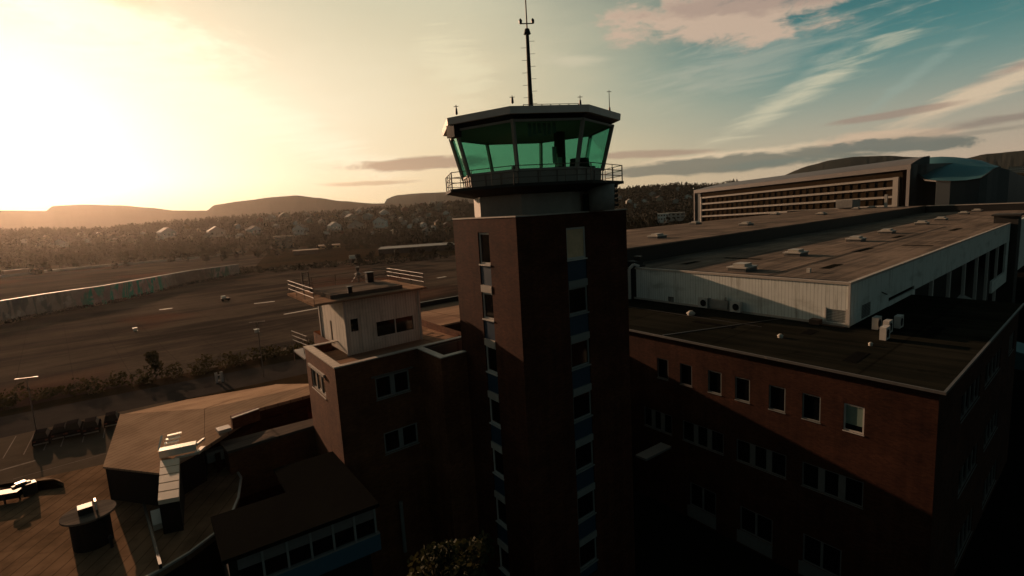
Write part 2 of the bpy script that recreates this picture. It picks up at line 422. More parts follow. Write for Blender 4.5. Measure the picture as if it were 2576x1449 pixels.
def wall_holes(mb, ax, c_, u0, u1, z0, z1, holes, depth=.18):
    """wall sheet at a=c_ or b=c_ (outside is the low side) with window recesses"""
    us = sorted({u0, u1, *[h[0] for h in holes], *[h[1] for h in holes]}); zs = sorted({z0, z1, *[h[2] for h in holes], *[h[3] for h in holes]})
    pt = (lambda u, z, d=0: (c_+d, u, z)) if ax == 'a' else (lambda u, z, d=0: (u, c_+d, z))
    for i in range(len(us)-1):
        for j in range(len(zs)-1):
            um, zm = (us[i]+us[i+1])/2, (zs[j]+zs[j+1])/2
            if any(h[0] < um < h[1] and h[2] < zm < h[3] for h in holes): continue
            mb.face([pt(us[i], zs[j]), pt(us[i+1], zs[j]), pt(us[i+1], zs[j+1]), pt(us[i], zs[j+1])])
    for h in holes:
        q = [(h[0], h[2]), (h[1], h[2]), (h[1], h[3]), (h[0], h[3])]
        for k in range(4):
            (ua, za), (ub, zb) = q[k], q[(k+1) % 4]
            mb.face([pt(ua, za), pt(ub, zb), pt(ub, zb, depth), pt(ua, za, depth)])
        mb.face([pt(*p, depth) for p in q])
def window(parent, ax, c_, h, fm='white_paint', gm='glass_dark', w_=.09, mull=0, depth=.18, sill=.06, name='window', wide=None, label=None):
    """frame (window) with a pane below it, in the recess h=(u0,u1,z0,z1)"""
    u0, u1, z0, z1 = h; g = .004
    bx = (lambda m, a, b, d0, d1, e, f: m.box(c_+d0, c_+d1, a, b, e, f)) if ax == 'a' else (lambda m, a, b, d0, d1, e, f: m.box(a, b, c_+d0, c_+d1, e, f))
    m = MB(); d0, d1 = depth-.12, depth-.02
    bx(m, u0+g, u0+w_, d0, d1, z0+g, z1-g); bx(m, u1-w_, u1-g, d0, d1, z0+g, z1-g)
    bx(m, u0+w_, u1-w_, d0, d1, z0+g, z0+w_); bx(m, u0+w_, u1-w_, d0, d1, z1-w_, z1-g)
    for k in range(mull):
        u = u0+(u1-u0)*(k+1)/(mull+1); ww = wide or w_*.5
        bx(m, u-ww, u+ww, d0, d1, z0+w_, z1-w_)
    if sill: bx(m, u0-.04, u1+.04, -.06, d0, z0-sill, z0-g)
    o = m.build(name, fm, parent)
    if label: o['label'] = label
    p = MB(); dp = depth-.05
    if ax == 'a': p.face([(c_+dp, u0+w_, z0+w_), (c_+dp, u1-w_, z0+w_), (c_+dp, u1-w_, z1-w_), (c_+dp, u0+w_, z1-w_)])
    else: p.face([(u0+w_, c_+dp, z0+w_), (u1-w_, c_+dp, z0+w_), (u1-w_, c_+dp, z1-w_), (u0+w_, c_+dp, z1-w_)])
    p.build('pane', gm, o); return o
def copy_tree(o, parent=None):
    c_ = o.copy(); col.objects.link(c_)
    if parent is not None: c_.parent = parent
    for ch in [x for x in bpy.data.objects if x.parent == o]: copy_tree(ch, c_)
    return c_
exec_parts = []
# ================================================================ setting: ground
def sheet(name, pts, z, m, kind='structure', skew=False):
    o = MB(skew).face([(p[0], p[1], z) for p in pts]).build(name, m); return tag(o, kind=kind)
sheet('ground', [(-9000, -3000), (14000, -3000), (14000, 14000), (-9000, 14000)], GZ, 'ground')
sheet('airport_apron', [(-260, 141), (430, 132), (620, 330), (240, 352), (205, 392), (150, 425), (96, 390), (61, 366), (36, 332), (16, 304), (-3, 297), (-18, 280), (-260, 230)], GZ+.004, 'apron_asphalt')
sheet('outer_taxiway', [(-300, 330), (-30, 330), (20, 352), (120, 450), (185, 640), (120, 668), (0, 660), (-300, 560)], GZ+.004, 'apron_asphalt')
sheet('access_road', [(-200, 119.5), (-20, 119.5), (46, 113), (120, 108), (300, 100), (300, 112), (120, 121), (46, 127), (-20, 134), (-200, 140)], GZ+.008, 'road_asphalt')
sheet('car_park', [(-60, 84), (14, 84), (14, 117.3), (-20, 119.2), (-60, 119.2)], GZ+.012, 'parking_asphalt')
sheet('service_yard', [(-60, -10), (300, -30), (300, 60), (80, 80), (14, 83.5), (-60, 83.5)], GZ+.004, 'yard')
mk = MB(False)
def dash(p, q, w_=.5):
    p = Vector(p); q = Vector(q); n = (q-p).normalized(); n = Vector((-n.y, n.x))*w_/2
    mk.face([(*(p-n), GZ+.016), (*(q-n), GZ+.016), (*(q+n), GZ+.016), (*(p+n), GZ+.016)])
dash((148.5, 232.8), (154.5, 233.6), 2.0); dash((60.8, 236.6), (68.4, 234.4), 1.7)
dash((30.5, 259.8), (35.0, 258.9), 1.5); dash((60.0, 196.8), (76.5, 198.4), 1.5); dash((75.5, 203.0), (78.5, 203.2), 1.2)
dash((43.4, 171.6), (44.8, 171.9), .5); dash((17.0, 212.2), (18.2, 212.8), .8)
tag(mk.build('painted_markings', 'line_paint'), kind='structure'); mk = MB(False)
for x0, y0 in ((-8.6, 118.5), (-6.3, 117.9), (-4.0, 117.6), (-2.0, 117.2), (.6, 116.6), (3.2, 116.1)): dash((x0-.9, y0-11.5), (x0+.2, y0-.8), .14)
dash((-14, 101.2), (-5.8, 102.1), .5); dash((-8, 96.5), (8, 97.0), .12); dash((-40, 96.0), (-12, 96.3), .12)
tag(mk.build('parking_lines', 'line_faded'), kind='structure')

# ================================================================ control tower
T = thing('control_tower', 'tall brick airport control tower with green glass cab and antenna mast', 'control tower', sk(25.3, 29, GZ))
TA, TB, TA1, TB1, TZ = 19.64, 25.54, 30.95, 33.8, 26.6
FL = [(23.4, 25.62), (19.45, 21.38), (15.5, 17.45), (11.55, 13.5), (7.6, 9.55), (3.65, 5.6), (-.3, 1.65)]
LB = (28.85, 30.3); RB = (24.2, 26.22)
lh = [(LB[0], LB[1], FL[-1][0]-1.0, FL[0][1]+.02)]; rh_ = [(RB[0], RB[1], FL[-1][0]-1.0, FL[0][1]+.02)]
m = MB(); wall_holes(m, 'a', TA, TB, TB1, GZ, TZ, lh, .22); wall_holes(m, 'b', TB, TA, TA1, GZ, TZ, rh_, .22)
m.face([(TA1, TB, GZ), (TA1, TB1, GZ), (TA1, TB1, TZ), (TA1, TB, TZ)]); m.face([(TA, TB1, GZ), (TA, TB1, TZ), (TA1, TB1, TZ), (TA1, TB1, GZ)])
m.face([(TA, TB, TZ), (TA1, TB, TZ), (TA1, TB1, TZ), (TA, TB1, TZ)])
m.build('brick_shaft', 'brick', T)
m = MB(); e = .05
m.box(TA-e, TA+.30, TB-e, TB1+e, TZ+.002, TZ+.09).box(TA1-.3, TA1+e, TB-e, TB1+e, TZ+.002, TZ+.09).box(TA+.302, TA1-.302, TB-e, TB+.3, TZ+.002, TZ+.09).box(TA+.302, TA1-.302, TB1-.3, TB1+e, TZ+.002, TZ+.09)
m.build('coping', 'coping', T)
for ax, c_, (u0, u1) in (('a', TA, LB), ('b', TB, RB)):
    for i, (z0, z1) in enumerate(FL):
        window(T, ax, c_, (u0, u1, z0, z1), 'white_paint' if i < 1 or ax == 'a' else 'frame_grey', 'tan_reflection' if i == 0 and ax == 'b' else 'glass_dark', w_=.13, depth=.22, sill=.10, mull=0)
        if i:      # header box above the window
            m = MB()
            if ax == 'a': m.box(c_-.05, c_+.18, u0+.02, u1-.02, z1+.01, z1+.52)
            else: m.box(u0+.02, u1-.02, c_-.05, c_+.18, z1+.01, z1+.52)
            m.build('blind_box', 'coping' if ax == 'a' else 'frame_grey', T)
        zt = z0-.11; zb = (FL[i+1][1]+.53) if i+1 < len(FL) else z0-.9
        m = MB()
        if ax == 'a': m.box(c_+.06, c_+.2, u0+.01, u1-.01, zb, zt)
        else: m.box(u0+.01, u1-.01, c_+.06, c_+.2, zb, zt)
        m.build('spandrel_panel', 'blue_panel', T)
# a lamp on inside the third window from the top
w3 = MB(); w3.box(25.55, 25.85, TB+.174, TB+.19, 15.75, 16.75).box(24.5, 24.68, TB+.174, TB+.19, 15.75, 16.0)
w3.build('lit_lamp', 'lit_lamp', T)
TC = Vector((28.18, 30.04)); RO = R(172.5)
def ring(r, z, k, off=0.0): t = RO+R(45)*(k+off); rr = r if not off else r*math.cos(R(22.5))/math.cos(R(45)*off-R(22.5)); return Vector((TC.x+rr*math.cos(t), TC.y+rr*math.sin(t), z))
def octo(m, ra, za, rb, zb, caps=True): return m.frustum(TC.x, TC.y, ra, za, rb, zb, 8, RO, caps)
m = MB(False); octo(m, 4.6, TZ+.01, 4.6, 28.1); m.build('tower_neck', 'cab_grey', T)
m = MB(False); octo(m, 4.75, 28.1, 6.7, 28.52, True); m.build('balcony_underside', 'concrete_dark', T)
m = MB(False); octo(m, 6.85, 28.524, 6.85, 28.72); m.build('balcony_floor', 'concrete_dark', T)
m = MB(False); octo(m, 5.2, 28.724, 5.27, 29.62); m.build('cab_wall', 'cab_grey', T)
m = MB(False)
for k in range(8):
    for t in (0, .333, .667):
        p = ring(5.30, 28.73, k, t or 0.0001); q = ring(5.36, 29.6, k, t or 0.0001); m.bar(p, q, .07, .05)
m.build('wall_ribs', 'rail_metal', T)
ZB, RBm, ZT, RTp = 29.66, 5.27, 32.73, 6.11
for k in range(8):
    p0, p1, q0, q1 = ring(RBm-.05, ZB, k), ring(RBm-.05, ZB, k+1), ring(RTp-.05, ZT, k), ring(RTp-.05, ZT, k+1)
    MB(False).face([p0, p1, q1, q0]).build('cab_pane', 'glass_green', T)
    m = MB(False); m.bar(ring(RBm+.04, ZB-.1, k), ring(RTp+.04, ZT+.05, k), .26, .16); m.build('mullion', 'cab_grey', T)
for r_, z_ in ((RBm, ZB), (RTp, ZT-.04)):
    m = MB(False)
    for k in range(8): m.bar(ring(r_, z_, k), ring(r_, z_, k+1), .14, .15)
    m.build('window_surround', 'cab_grey', T)
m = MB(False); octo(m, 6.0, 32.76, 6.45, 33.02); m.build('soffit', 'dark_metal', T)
m = MB(False); octo(m, 5.9, 32.68, 5.9, 32.75); m.build('cab_ceiling', 'ceiling_grey', T)
m = MB(False); octo(m, 6.72, 33.03, 6.76, 33.48); m.build('roof_fascia', 'cab_fascia', T)
m = MB(False); octo(m, 6.5, 33.484, 6.2, 33.56); m.build('roof_covering', 'roof_edge_dark', T)
m = MB(False); octo(m, 5.1, 29.3, 5.15, 29.6); m.build('cab_floor', 'interior_dark', T)
m = MB(False)   # consoles, cabinet and chairs inside the cab
for k in range(8):
    if k in (3, 4, 5): m.bar(ring(4.5, 29.7, k), ring(4.5, 29.7, k+1), .7, .5)
c0 = TC+Vector((1.7, -.4)); m.frustum(c0.x+.3, c0.y-.8, .42, 29.6, .42, 32.75, 6, .3); c0 = TC+Vector((2.6, -2.6)); m.frustum(c0.x, c0.y, .8, 29.6, .7, 30.6, 8)
c0 = TC+Vector((1.4, -3.2)); m.frustum(c0.x, c0.y, .35, 29.6, .3, 30.5, 8); c0 = TC+Vector((-2.6, -1.2)); m.frustum(c0.x, c0.y, .3, 29.6, .28, 30.1, 8)
m.build('cab_furniture', 'interior_dark', T)
m = MB(False)
for k in range(8):
    for t in range(3): p = ring(6.74, 28.72, k, t/3+.0001); m.tube(p, p+Vector((0, 0, 1.12)), .028 if t else .045, 6)
    for h in (.38, .75, 1.12): p = ring(6.74, 28.72+h, k); q = ring(6.74, 28.72+h, k+1); m.tube(p, q, .03, 6)
m.build('balcony_railing', 'rail_metal', T)
p = ring(6.45, 32.2, 0); m = MB(False); m.box(p.x-.1, p.x+.5, p.y-.4, p.y+.5, 32.2, 33.02); m.build('blind_housing', 'dark_metal', T)
# round duct between balcony and shaft on the right
p = at(1512, 500, d=39.3); m = MB(False); m.frustum(p.x, p.y, .95, TZ+.1, 1.0, 28.5, 20); m.build('round_duct', 'concrete', T, True)
m = MB(False)
for i in range(5): m.frustum(p.x+.62, p.y-.62, .32, 26.9+i*.33, .36, 27.1+i*.33, 12)
m.build('duct_ribs', 'concrete_dark', T)
p = ring(4.63, 27.3, 2, .4); m = MB(False); m.box(p.x, p.x+.9, p.y-.35, p.y-.2, 26.7, 27.9); m.build('neck_hatch', 'interior_dark', T)
m = MB(False)
for i in range(6): q = ring(5.35, 32.2, 1, .22+i*.085); m.box(q.x-.14, q.x+.14, q.y-.03, q.y+.03, 31.75+.1*(i % 3), 32.6)
m.build('hanging_blinds', 'ceiling_grey', T)
m = MB(False); q = ring(4.0, 31, 1, .85); m.box(q.x-.35, q.x-.05, q.y, q.y+.1, 30.1, 31.2).box(q.x+.1, q.x+.5, q.y, q.y+.1, 29.9, 30.5); m.build('pale_panel', 'white_paint', T)  # two pale upright panels inside the cab
# mast and small aerials
b = at(1335, 262, d=39.5); b.z = 33.56
m = MB(False); m.tube(b, b+Vector((0, 0, 1.6)), .20, 10, .17); m.tube(b+Vector((0, 0, 1.6)), b+Vector((0, 0, 5.95)), .16, 10, .12)
m.tube(b+Vector((0, 0, 5.95)), b+Vector((0, 0, 9.5)), .055, 8, .035)
z = 6.05
m.bar(b+Vector((-.35, .25, z+.25)), b+Vector((.35, -.25, z+.25)), .06, .06)
for s_ in (-1, 1): q = b+Vector((-.35*s_, .25*s_, z+.25)); m.frustum(q.x, q.y, .10, q.z, .12, q.z+.22, 8); m.frustum(q.x, q.y, .12, q.z+.22, .03, q.z+.34, 8)
m.frustum(b.x, b.y, .26, b.z+5.6, .16, b.z+5.95, 8)
for i in range(12):
    q = b+Vector((0, 0, .5+i*.42)); s_ = 1 if i % 2 else -1; m.tube(q, q+Vector((.38*s_, -.30*s_, 0)), .014, 5)
m.build('antenna_mast', 'dark_metal', T)
for px, py0, py1, r_, dd in ((1147, 292, 264, .05, 36.2), (1288, 264, 240, .035, 33.5), (1459, 264, 240, .035, 36), (1532, 280, 227, .035, 39.5)):
    q = at(px, py1, d=dd); g = Vector((q.x, q.y, 33.4)); m = MB(False); m.tube(g, q, r_, 6, r_*.6); m.tube(q+Vector((-.12, .1, -.1)), q+Vector((.12, -.1, -.1)), .02, 5)
    m.frustum(g.x, g.y, .09, 33.45, .06, 33.8, 8); m.build('aerial', 'dark_metal', T)
m = MB(False)
for k, t0, t1 in ((1, .15, .95),):
    for i in range(7): p = ring(6.1, 33.5, k, t0+(t1-t0)*i/6); m.tube(p, p+Vector((0, 0, .16)), .03, 5)
    m.tube(ring(6.1, 33.66, k, t0), ring(6.1, 33.66, k, t1), .02, 5)
m.build('roof_rail', 'rail_metal', T)

# ================================================================ brick block left of the tower
SCALE[0] = 1.167
Bk = thing('brick_block', 'square brick block left of the tower with pale tiled parapet, three storeys', 'building', sk(14, 37, GZ))
h1 = [(11.45, 14.0, 15.1, 16.62)]; h2 = [(11.7, 15.3, 11.2, 12.7)]; h3 = [(12.0, 14.6, 7.4, 8.9)]
m = MB(); wall_holes(m, 'b', 31.95, 8.85, 14.8, GZ, 17.9, [h1[0], (11.7, 14.3, 11.2, 12.7)])
hl = [(34.7, 38.2, 15.2, 16.7)]
wall_holes(m, 'a', 8.85, 31.95, 39.4, GZ, 17.9, hl)
for p, q in (((8.85, 39.4), (10.9, 39.4)), ((10.9, 39.4), (10.9, 44.6)), ((10.9, 44.6), (19.6, 44.6)), ((19.6, 44.6), (19.6, 32.4))):
    m.face([(*q, GZ), (*p, GZ), (*p, 17.9), (*q, 17.9)])
wall_holes(m, 'b', 28.4, 14.8, 19.62, GZ, 17.9, [])
m.face([(14.8, 31.95, GZ), (14.8, 28.4, GZ), (14.8, 28.4, 17.9), (14.8, 31.95, 17.9)])
m.build('brick_wall', 'brick_orange', Bk)
m = MB(); m.box(9.35, 19.6, 32.4, 39.0, 17.0, 17.3).box(11.3, 19.6, 39.0, 44.2, 17.0, 17.3); m.build('flat_roof', 'felt_red', Bk); m = MB(); m.box(15.2, 19.6, 28.8, 31.5, 16.6, 16.9); m.build('flat_roof', 'felt_dark', Bk)
m = MB(); m.box(8.80, 9.35, 31.9, 39.45, 17.9, 17.99); m.build('tiled_coping', 'coping_tiles', Bk)
for q_ in ((9.352, 14.75, 31.9, 32.35), (14.752, 15.25, 28.35, 32.35), (15.252, 19.6, 28.35, 28.8), (15.252, 19.6, 31.95, 32.35), (9.352, 11.3, 39.0, 39.45)): MB().box(*q_, 17.9, 17.97).build('coping', 'coping', Bk)
m = MB(); m.box(9.35, 9.5, 32.35, 39, 17.3, 17.9).box(9.5, 19.6, 32.3, 32.35, 17.3, 17.9).box(15.2, 15.3, 28.8, 31.5, 16.9, 17.9).box(15.3, 19.6, 31.5, 31.6, 16.9, 17.9); m.build('parapet_inner', 'felt_brown', Bk)
window(Bk, 'b', 31.95, h1[0], 'frame_grey', w_=.12, mull=1, wide=.17)
window(Bk, 'b', 31.95, (11.7, 14.3, 11.2, 12.7), 'frame_grey', w_=.12, mull=1, wide=.17)
window(Bk, 'a', 8.85, hl[0], 'coping', w_=.14, mull=2, wide=.1)
MB().box(11.2, 14.3, 31.85, 31.94, 16.66, 16.76).build('lintel', 'frame_dim', Bk); MB().box(8.72, 8.84, 34.4, 38.4, 16.76, 16.95).build('lintel', 'coping', Bk)
m = MB(False)   # dome light on bay
p = sk(18.4, 30.2, 16.9); m.frustum(p.x, p.y, .55, 16.9, .55, 17.3, 14).frustum(p.x, p.y, .55, 17.3, .35, 17.55, 14)
tag(m.build('roof_ventilator', 'concrete'), 'grey round ventilator in the sunken corner roof beside the tower', 'ventilator')
# penthouse
Ph = thing('rooftop_cabin', 'weathered white timber cabin with railed roof deck on the brick block', 'cabin', sk(14, 40, 17.3))
m = MB(); hw = (13.55, 16.85, 18.15, 19.42); hd = (11.45, 12.4, 17.45, 20.1)
wall_holes(m, 'b', 36.5, 11.3, 17.4, 17.3, 21.3, [hw, hd], .12); hs = (40.15, 40.75, 17.7, 19.4)
wall_holes(m, 'a', 11.3, 36.5, 43.4, 17.3, 21.3, [hs], .12)
m.face([(17.4, 36.5, 17.3), (17.4, 43.4, 17.3), (17.4, 43.4, 21.3), (17.4, 36.5, 21.3)]); m.face([(17.4, 43.4, 17.3), (11.3, 43.4, 17.3), (11.3, 43.4, 21.3), (17.4, 43.4, 21.3)])
m.build('timber_wall', 'white_siding', Ph)
for q_ in ((11.18, 11.34, 36.38, 36.54), (17.3, 17.46, 36.4, 36.52), (11.2, 11.3, 43.2, 43.42)): MB().box(*q_, 17.3, 21.3).build('corner_board', 'white_paint', Ph)
window(Ph, 'b', 36.5, hw, 'white_siding', w_=.08, mull=1, depth=.12)
window(Ph, 'a', 11.3, hs, 'white_siding', w_=.06, depth=.12)
m = MB(); m.box(hd[0]+.02, hd[1]-.02, 36.53, 36.58, hd[2], hd[3]-.02); d_ = m.build('door', 'white_siding', Ph); MB().box(hd[0]+.2, hd[1]-.2, 36.5, 36.529, 19.0, 19.9).build('door_window', 'glass_dark', d_)
m = MB(); m.prism([(9.0, 35.9), (17.9, 35.9), (17.9, 43.9), (9.0, 43.9)], 21.34, 21.5); m.build('deck_slab', 'felt_red', Ph)
m = MB(); m.box(10.5, 16.3, 37.0, 42.6, 21.504, 21.78); m.build('upper_roof', 'felt_brown', Ph)
m = MB()
for a in (9.1, 17.8):
    for b in (36.1, 38.6, 41.1, 43.7): m.tube((a, b, 21.5), (a, b, 22.55), .024, 6)
    for z in (21.9, 22.25, 22.55): m.tube((a, 36.1, z), (a, 43.7, z), .018, 6)
for z in (22.05, 22.55): m.tube((9.1, 43.7, z), (17.8, 43.7, z), .03, 6)
for a in (11, 13, 15): m.tube((a, 43.7, 21.5), (a, 43.7, 22.55), .03, 6)
m.build('deck_railing', 'pale_rail', Ph)
for a, b, l in ((11.9, 36.75, 'small dark lamp box on the front edge of the cabin roof'), (15.3, 41.6, 'dark square chimney box at the right end of the cabin roof')):
    m = MB(); s_ = .16 if a < 12 else .28; m.box(a-s_, a+s_, b-s_, b+s_, 21.785, 21.79+s_*2.8).box(a-s_*1.3, a+s_*1.3, b-s_*1.3, b+s_*1.3, 21.79+s_*2.8, 21.84+s_*2.8); tag(m.build('roof_box', 'dark_metal'), l, 'roof box')
p = sk(14.6, 42.4, 21.78); m = MB(False); m.tube(p, p+Vector((0, 0, 1.1)), .05, 6); m.frustum(p.x, p.y, .3, p.z+.7, .08, p.z+.85, 10); m.frustum(p.x, p.y, .12, p.z+1.0, .18, p.z+1.3, 10); m.bar(p+Vector((-.5, .2, .1)), p+Vector((0, 0, .8)), .05, .05); m.bar(p+Vector((.5, -.1, .1)), p+Vector((0, 0, .8)), .05, .05)
tag(m.build('rotating_beacon', 'rail_metal'), 'grey beacon on a small tripod standing on the cabin roof', 'beacon')
m = MB(); p = (10.0, 42.5)
m.box(9.9, 10.0, 42.3, 42.4, 21.5, 23.2).box(10.4, 10.5, 42.3, 42.4, 21.5, 23.2)
for i in range(5): m.box(10.001, 10.399, 42.32, 42.38, 21.8+i*.32, 21.86+i*.32)
tag(m.build('ladder', 'pale_rail'), 'pale steel ladder standing up through the cabin roof deck', 'ladder')
m = MB()
for a in (18.0, 18.7): m.box(a, a+.06, 40.0, 40.06, 17.3, 18.9)
for i in range(5): m.box(18.06, 18.7, 40.0, 40.06, 17.5+i*.3, 17.57+i*.3)
tag(m.build('step_ladder', 'pale_rail'), 'pale slatted ladder on the roof between the cabin and the tower', 'ladder')
m = MB()
for b in (39.9, 41.2): m.tube((9.2, b, 16.5), (9.2, b, 18.6), .035, 6)
for z in (17.9, 18.25, 18.6): m.tube((9.2, 39.8, z), (8.8, 43.0, z), .035, 6)
m.tube((8.8, 43, 16.0), (8.8, 43, 18.6), .035, 6); m.box(8.8, 10.85, 39.5, 43.2, 16.9, 17.0)
tag(m.build('landing_railing', 'pale_rail'), 'pale steel stair landing behind the left corner of the brick block', 'railing')

SCALE[0] = 1.0
# wing between the block and hall, behind the tower: reddish roof with pale gutter
Lk = thing('link_roof_building', 'low link building with reddish flat roof seen between the cabin and tower', 'building', sk(30, 55, GZ))
m = MB(); m.box(22.2, 41.5, 52.5, 66.0, GZ, 14.0); m.build('brick_wall', 'brick', Lk)
m = MB(); m.box(22.0, 41.7, 52.3, 66.2, 14.004, 14.2); m.build('flat_roof', 'felt_red', Lk)
m = MB(); m.box(21.98, 41.7, 65.6, 66.4, 14.204, 14.5); m.build('gutter', 'coping', Lk)
m = MB(); m.box(22.6, 41.5, 65.2, 65.6, 14.21, 14.9); m.build('upstand', 'dark_metal', Lk)

# ================================================================ brick wing, right foreground
W = thing('brick_wing', 'long dark brick wing with flat roof filling the lower right', 'building', sk(58, 20, GZ))
WA, WB, WZ = 42.5, 7.6, 13.5
r1 = [31.3, 28.45, 25.25, 22.45, 19.3, 16.5, 13.4]
H1 = [(b-1.42, b, 9.0, 11.15) for b in r1]
H2 = [(27.4+k, 28.2+k, 3.2, 5.3) for k in (0,)]; H2 = [(23.6, 28.2, 3.2, 5.3), (17.7, 22.3, 3.2, 5.3), (11.85, 16.4, 3.2, 5.3), (29.5, 33.2, 3.2, 5.3)]
H3 = [(18.8, 21.9, -3.5, -1.1), (13.2, 16.2, -3.5, -1.0), (24.4, 27.4, -3.5, -1.0)]
HR = [(50.3, 57.9, 8.9, 11.0), (60.4, 68.6, 8.9, 11.0), (74.0, 77.5, 8.9, 11.0), (51.2, 59.0, 2.3, 4.5), (62.3, 70.0, 2.3, 4.5), (51.9, 59.0, -4.2, -1.6), (64, 71.8, -4.2, -1.6)]
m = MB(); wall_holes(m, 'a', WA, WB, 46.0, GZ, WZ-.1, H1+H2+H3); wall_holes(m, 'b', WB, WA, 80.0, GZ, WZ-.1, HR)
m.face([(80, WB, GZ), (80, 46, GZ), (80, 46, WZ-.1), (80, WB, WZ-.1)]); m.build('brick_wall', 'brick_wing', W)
m = MB(); m.box(WA-.25, 80.2, WB-.25, 46.2, WZ-.096, WZ+.10); m.build('flat_roof', 'felt_dark', W)
m = MB(); m.box(WA-.42, WA-.25, WB-.42, 46.2, WZ-.02, WZ+.17).box(WA-.25, 80.2, WB-.42, WB-.252, WZ-.02, WZ+.17); m.build('eaves_trim', 'roof_edge_dark', W)
for i, h in enumerate(H1):
    if i == 6: window(W, 'a', WA, h, 'white_paint', 'blind_green', w_=.12, label='window with a pale green blind down')
    else: window(W, 'a', WA, h, 'frame_grey' if i > 1 else 'frame_dim', w_=.10)
MB().box(WA+.125, WA+.128, H1[6][0]+.12, H1[6][1]-.12, 9.12, 9.55).build('lower_pane', 'glass_dark', W)
for h in H2: window(W, 'a', WA, h, 'frame_dim', w_=.10, mull=2, wide=.26)
for h in H3: window(W, 'a', WA, h, 'frame_dim', w_=.12, mull=1, wide=.1)
for h in H3:
    MB().box(WA-.05, WA-.004, h[0], h[1]+.3, h[2]-1.3, h[2]-.1).build('spandrel_panel', 'frame_dim', W)
for h in HR: window(W, 'b', WB, h, 'frame_dim', w_=.10, mull=3, wide=.14)
m = MB(False); m.bar(at(1612, 1152, z=4.4), at(1676, 1120, z=4.4), 1.2, .2); m.build('door_canopy', 'frame_dim', W)
for a, b, sa, sb in ((47, 14, 3.5, 1.0), (50, 29, 1.0, 5), (60, 11.5, 5, 1.0), (53, 20, 2.2, 1.0)):
    MB().box(a-sa/2, a+sa/2, b-sb/2, b+sb/2, WZ+.103, WZ+.12).build('felt_patch', 'felt_black', W)
# a joint line on the wing roof
m = MB(); m.bar((WA, 30.5, WZ+.13), (57, 24.5, WZ+.13), .25, .05); m.bar((52, 46, WZ+.13), (52, 24.5, WZ+.13), .12, .04); m.build('roof_joint', 'dark_metal', W)
for (px, py), s_, l in (((1738, 791), .55, 'small white dome vent on the dark wing roof nearest the tower'), ((1963, 848), .3, 'tiny white vent pipe in the middle of the dark wing roof'), ((2190, 868), .2, 'tiny grey vent pipe near the front corner of the dark wing roof')):
    p = at(px, py, z=WZ+.15); m = MB(False); m.frustum(p.x, p.y, s_*.8, WZ+.1, s_*.8, WZ+.3, 10).frustum(p.x, p.y, s_, WZ+.3, s_*.35, WZ+.3+s_*.55, 10); tag(m.build('roof_vent', 'vent_white'), l, 'roof vent')

# ================================================================ white hall
Hh = thing('terminal_hall', 'long low white clad hall with brown felt roof', 'building', sk(140, 40, 13.6))
HA, HB, HZ, HA1 = 57.2, 17.85, 18.0, 236.0
hv = (18.15, 20.0, 13.95, 15.25); hs_ = (39.1, 40.1, 13.85, 14.5)
m = MB(); wall_holes(m, 'a', HA, HB, 45.6, 13.62, HZ-.12, [hv, hs_], .15)
hv2 = (61.0, 63.9, 13.75, 15.2); hslot = (70.4, 81.6, 14.1, 14.6)
wall_holes(m, 'b', HB, HA, 81.8, 13.62, HZ-.12, [hv2, hslot], .15)
wall_holes(m, 'b', HB, 81.8, 161, 14.0, HZ-.12, []); 
m.face([(81.8, HB, 14.0), (161, HB, 14.0), (161, HB+.5, 14.0), (81.8, HB+.5, 14.0)])
m.face([(81.8, HB, 13.62), (81.8, HB+1.2, 13.62), (81.8, HB+1.2, 14.0), (81.8, HB, 14.0)])
m.build('white_cladding_wall', 'white_cladding', Hh)
m = MB(); m.box(70.4, 81.79, HB-.03, HB-.004, 12.6, 14.1); m.build('lower_white_panel', 'white_cladding', Hh)
m = MB(); m.box(HA+.3, HA1, HB+.3, 49.5, HZ-.1, HZ); m.build('felt_roof', 'felt_brown', Hh)
m = MB(); m.box(HA-.10, HA+.30, HB-.10, 45.8, HZ-.12, HZ+.13).box(HA+.301, 161, HB-.10, HB+.30, HZ-.12, HZ+.13); m.build('roof_edge', 'coping', Hh)
m = MB(); m.box(HA-.12, HA-.005, HB-.1, 46.0, 13.61, 13.85); m.build('base_flashing', 'coping', Hh)
m = MB(); m.box(HA-.09, HA-.004, HB-.09, HB+.12, 13.86, HZ-.13).box(HA+.001, HA+.25, HB-.09, HB-.004, 13.86, HZ-.13); m.build('corner_trim', 'white_paint', Hh)
m = MB(); m.box(HA+4, 235, HB+7, 48, -4.9, 17.8); m.build('inner_volume', 'concrete_dark', Hh)
m = MB(); m.box(HA+.2, 80, HB+.3, 48, 13.62, 17.85); m.build('front_volume', 'concrete_dark', Hh)
def louvre(parent, ax, c_, h, m_='frame_grey'):
    m = MB(); n = max(4, int((h[3]-h[2])/.16))
    for i in range(n):
        z = h[2]+(i+.2)*(h[3]-h[2])/n
        if ax == 'a': m.box(c_+.03, c_+.11, h[0]+.05, h[1]-.05, z, z+.07)
        else: m.box(h[0]+.05, h[1]-.05, c_+.03, c_+.11, z, z+.07)
    return m.build('louvre', m_, parent)
louvre(Hh, 'a', HA, hv); louvre(Hh, 'a', HA, hs_, 'dark_metal'); louvre(Hh, 'b', HB, hv2, 'frame_dim')
m = MB(); m.box(HA-.05, HA-.004, hv[0]-.15, hv[0], 13.86, 15.4).box(HA-.05, HA-.004, hv[1], hv[1]+.15, 13.86, 15.4); m.build('vent_surround', 'white_paint', Hh)
m = MB(); m.box(70.4, 81.6, HB+.12, HB+.14, 14.1, 14.6); m.build('slot_window', 'glass_dark', Hh)
m = MB(); m.bar((67.6, HB-.05, 15.7), (69.6, HB-.05, 15.15), .08, .08); m.build('wall_stain_bracket', 'dark_metal', Hh)
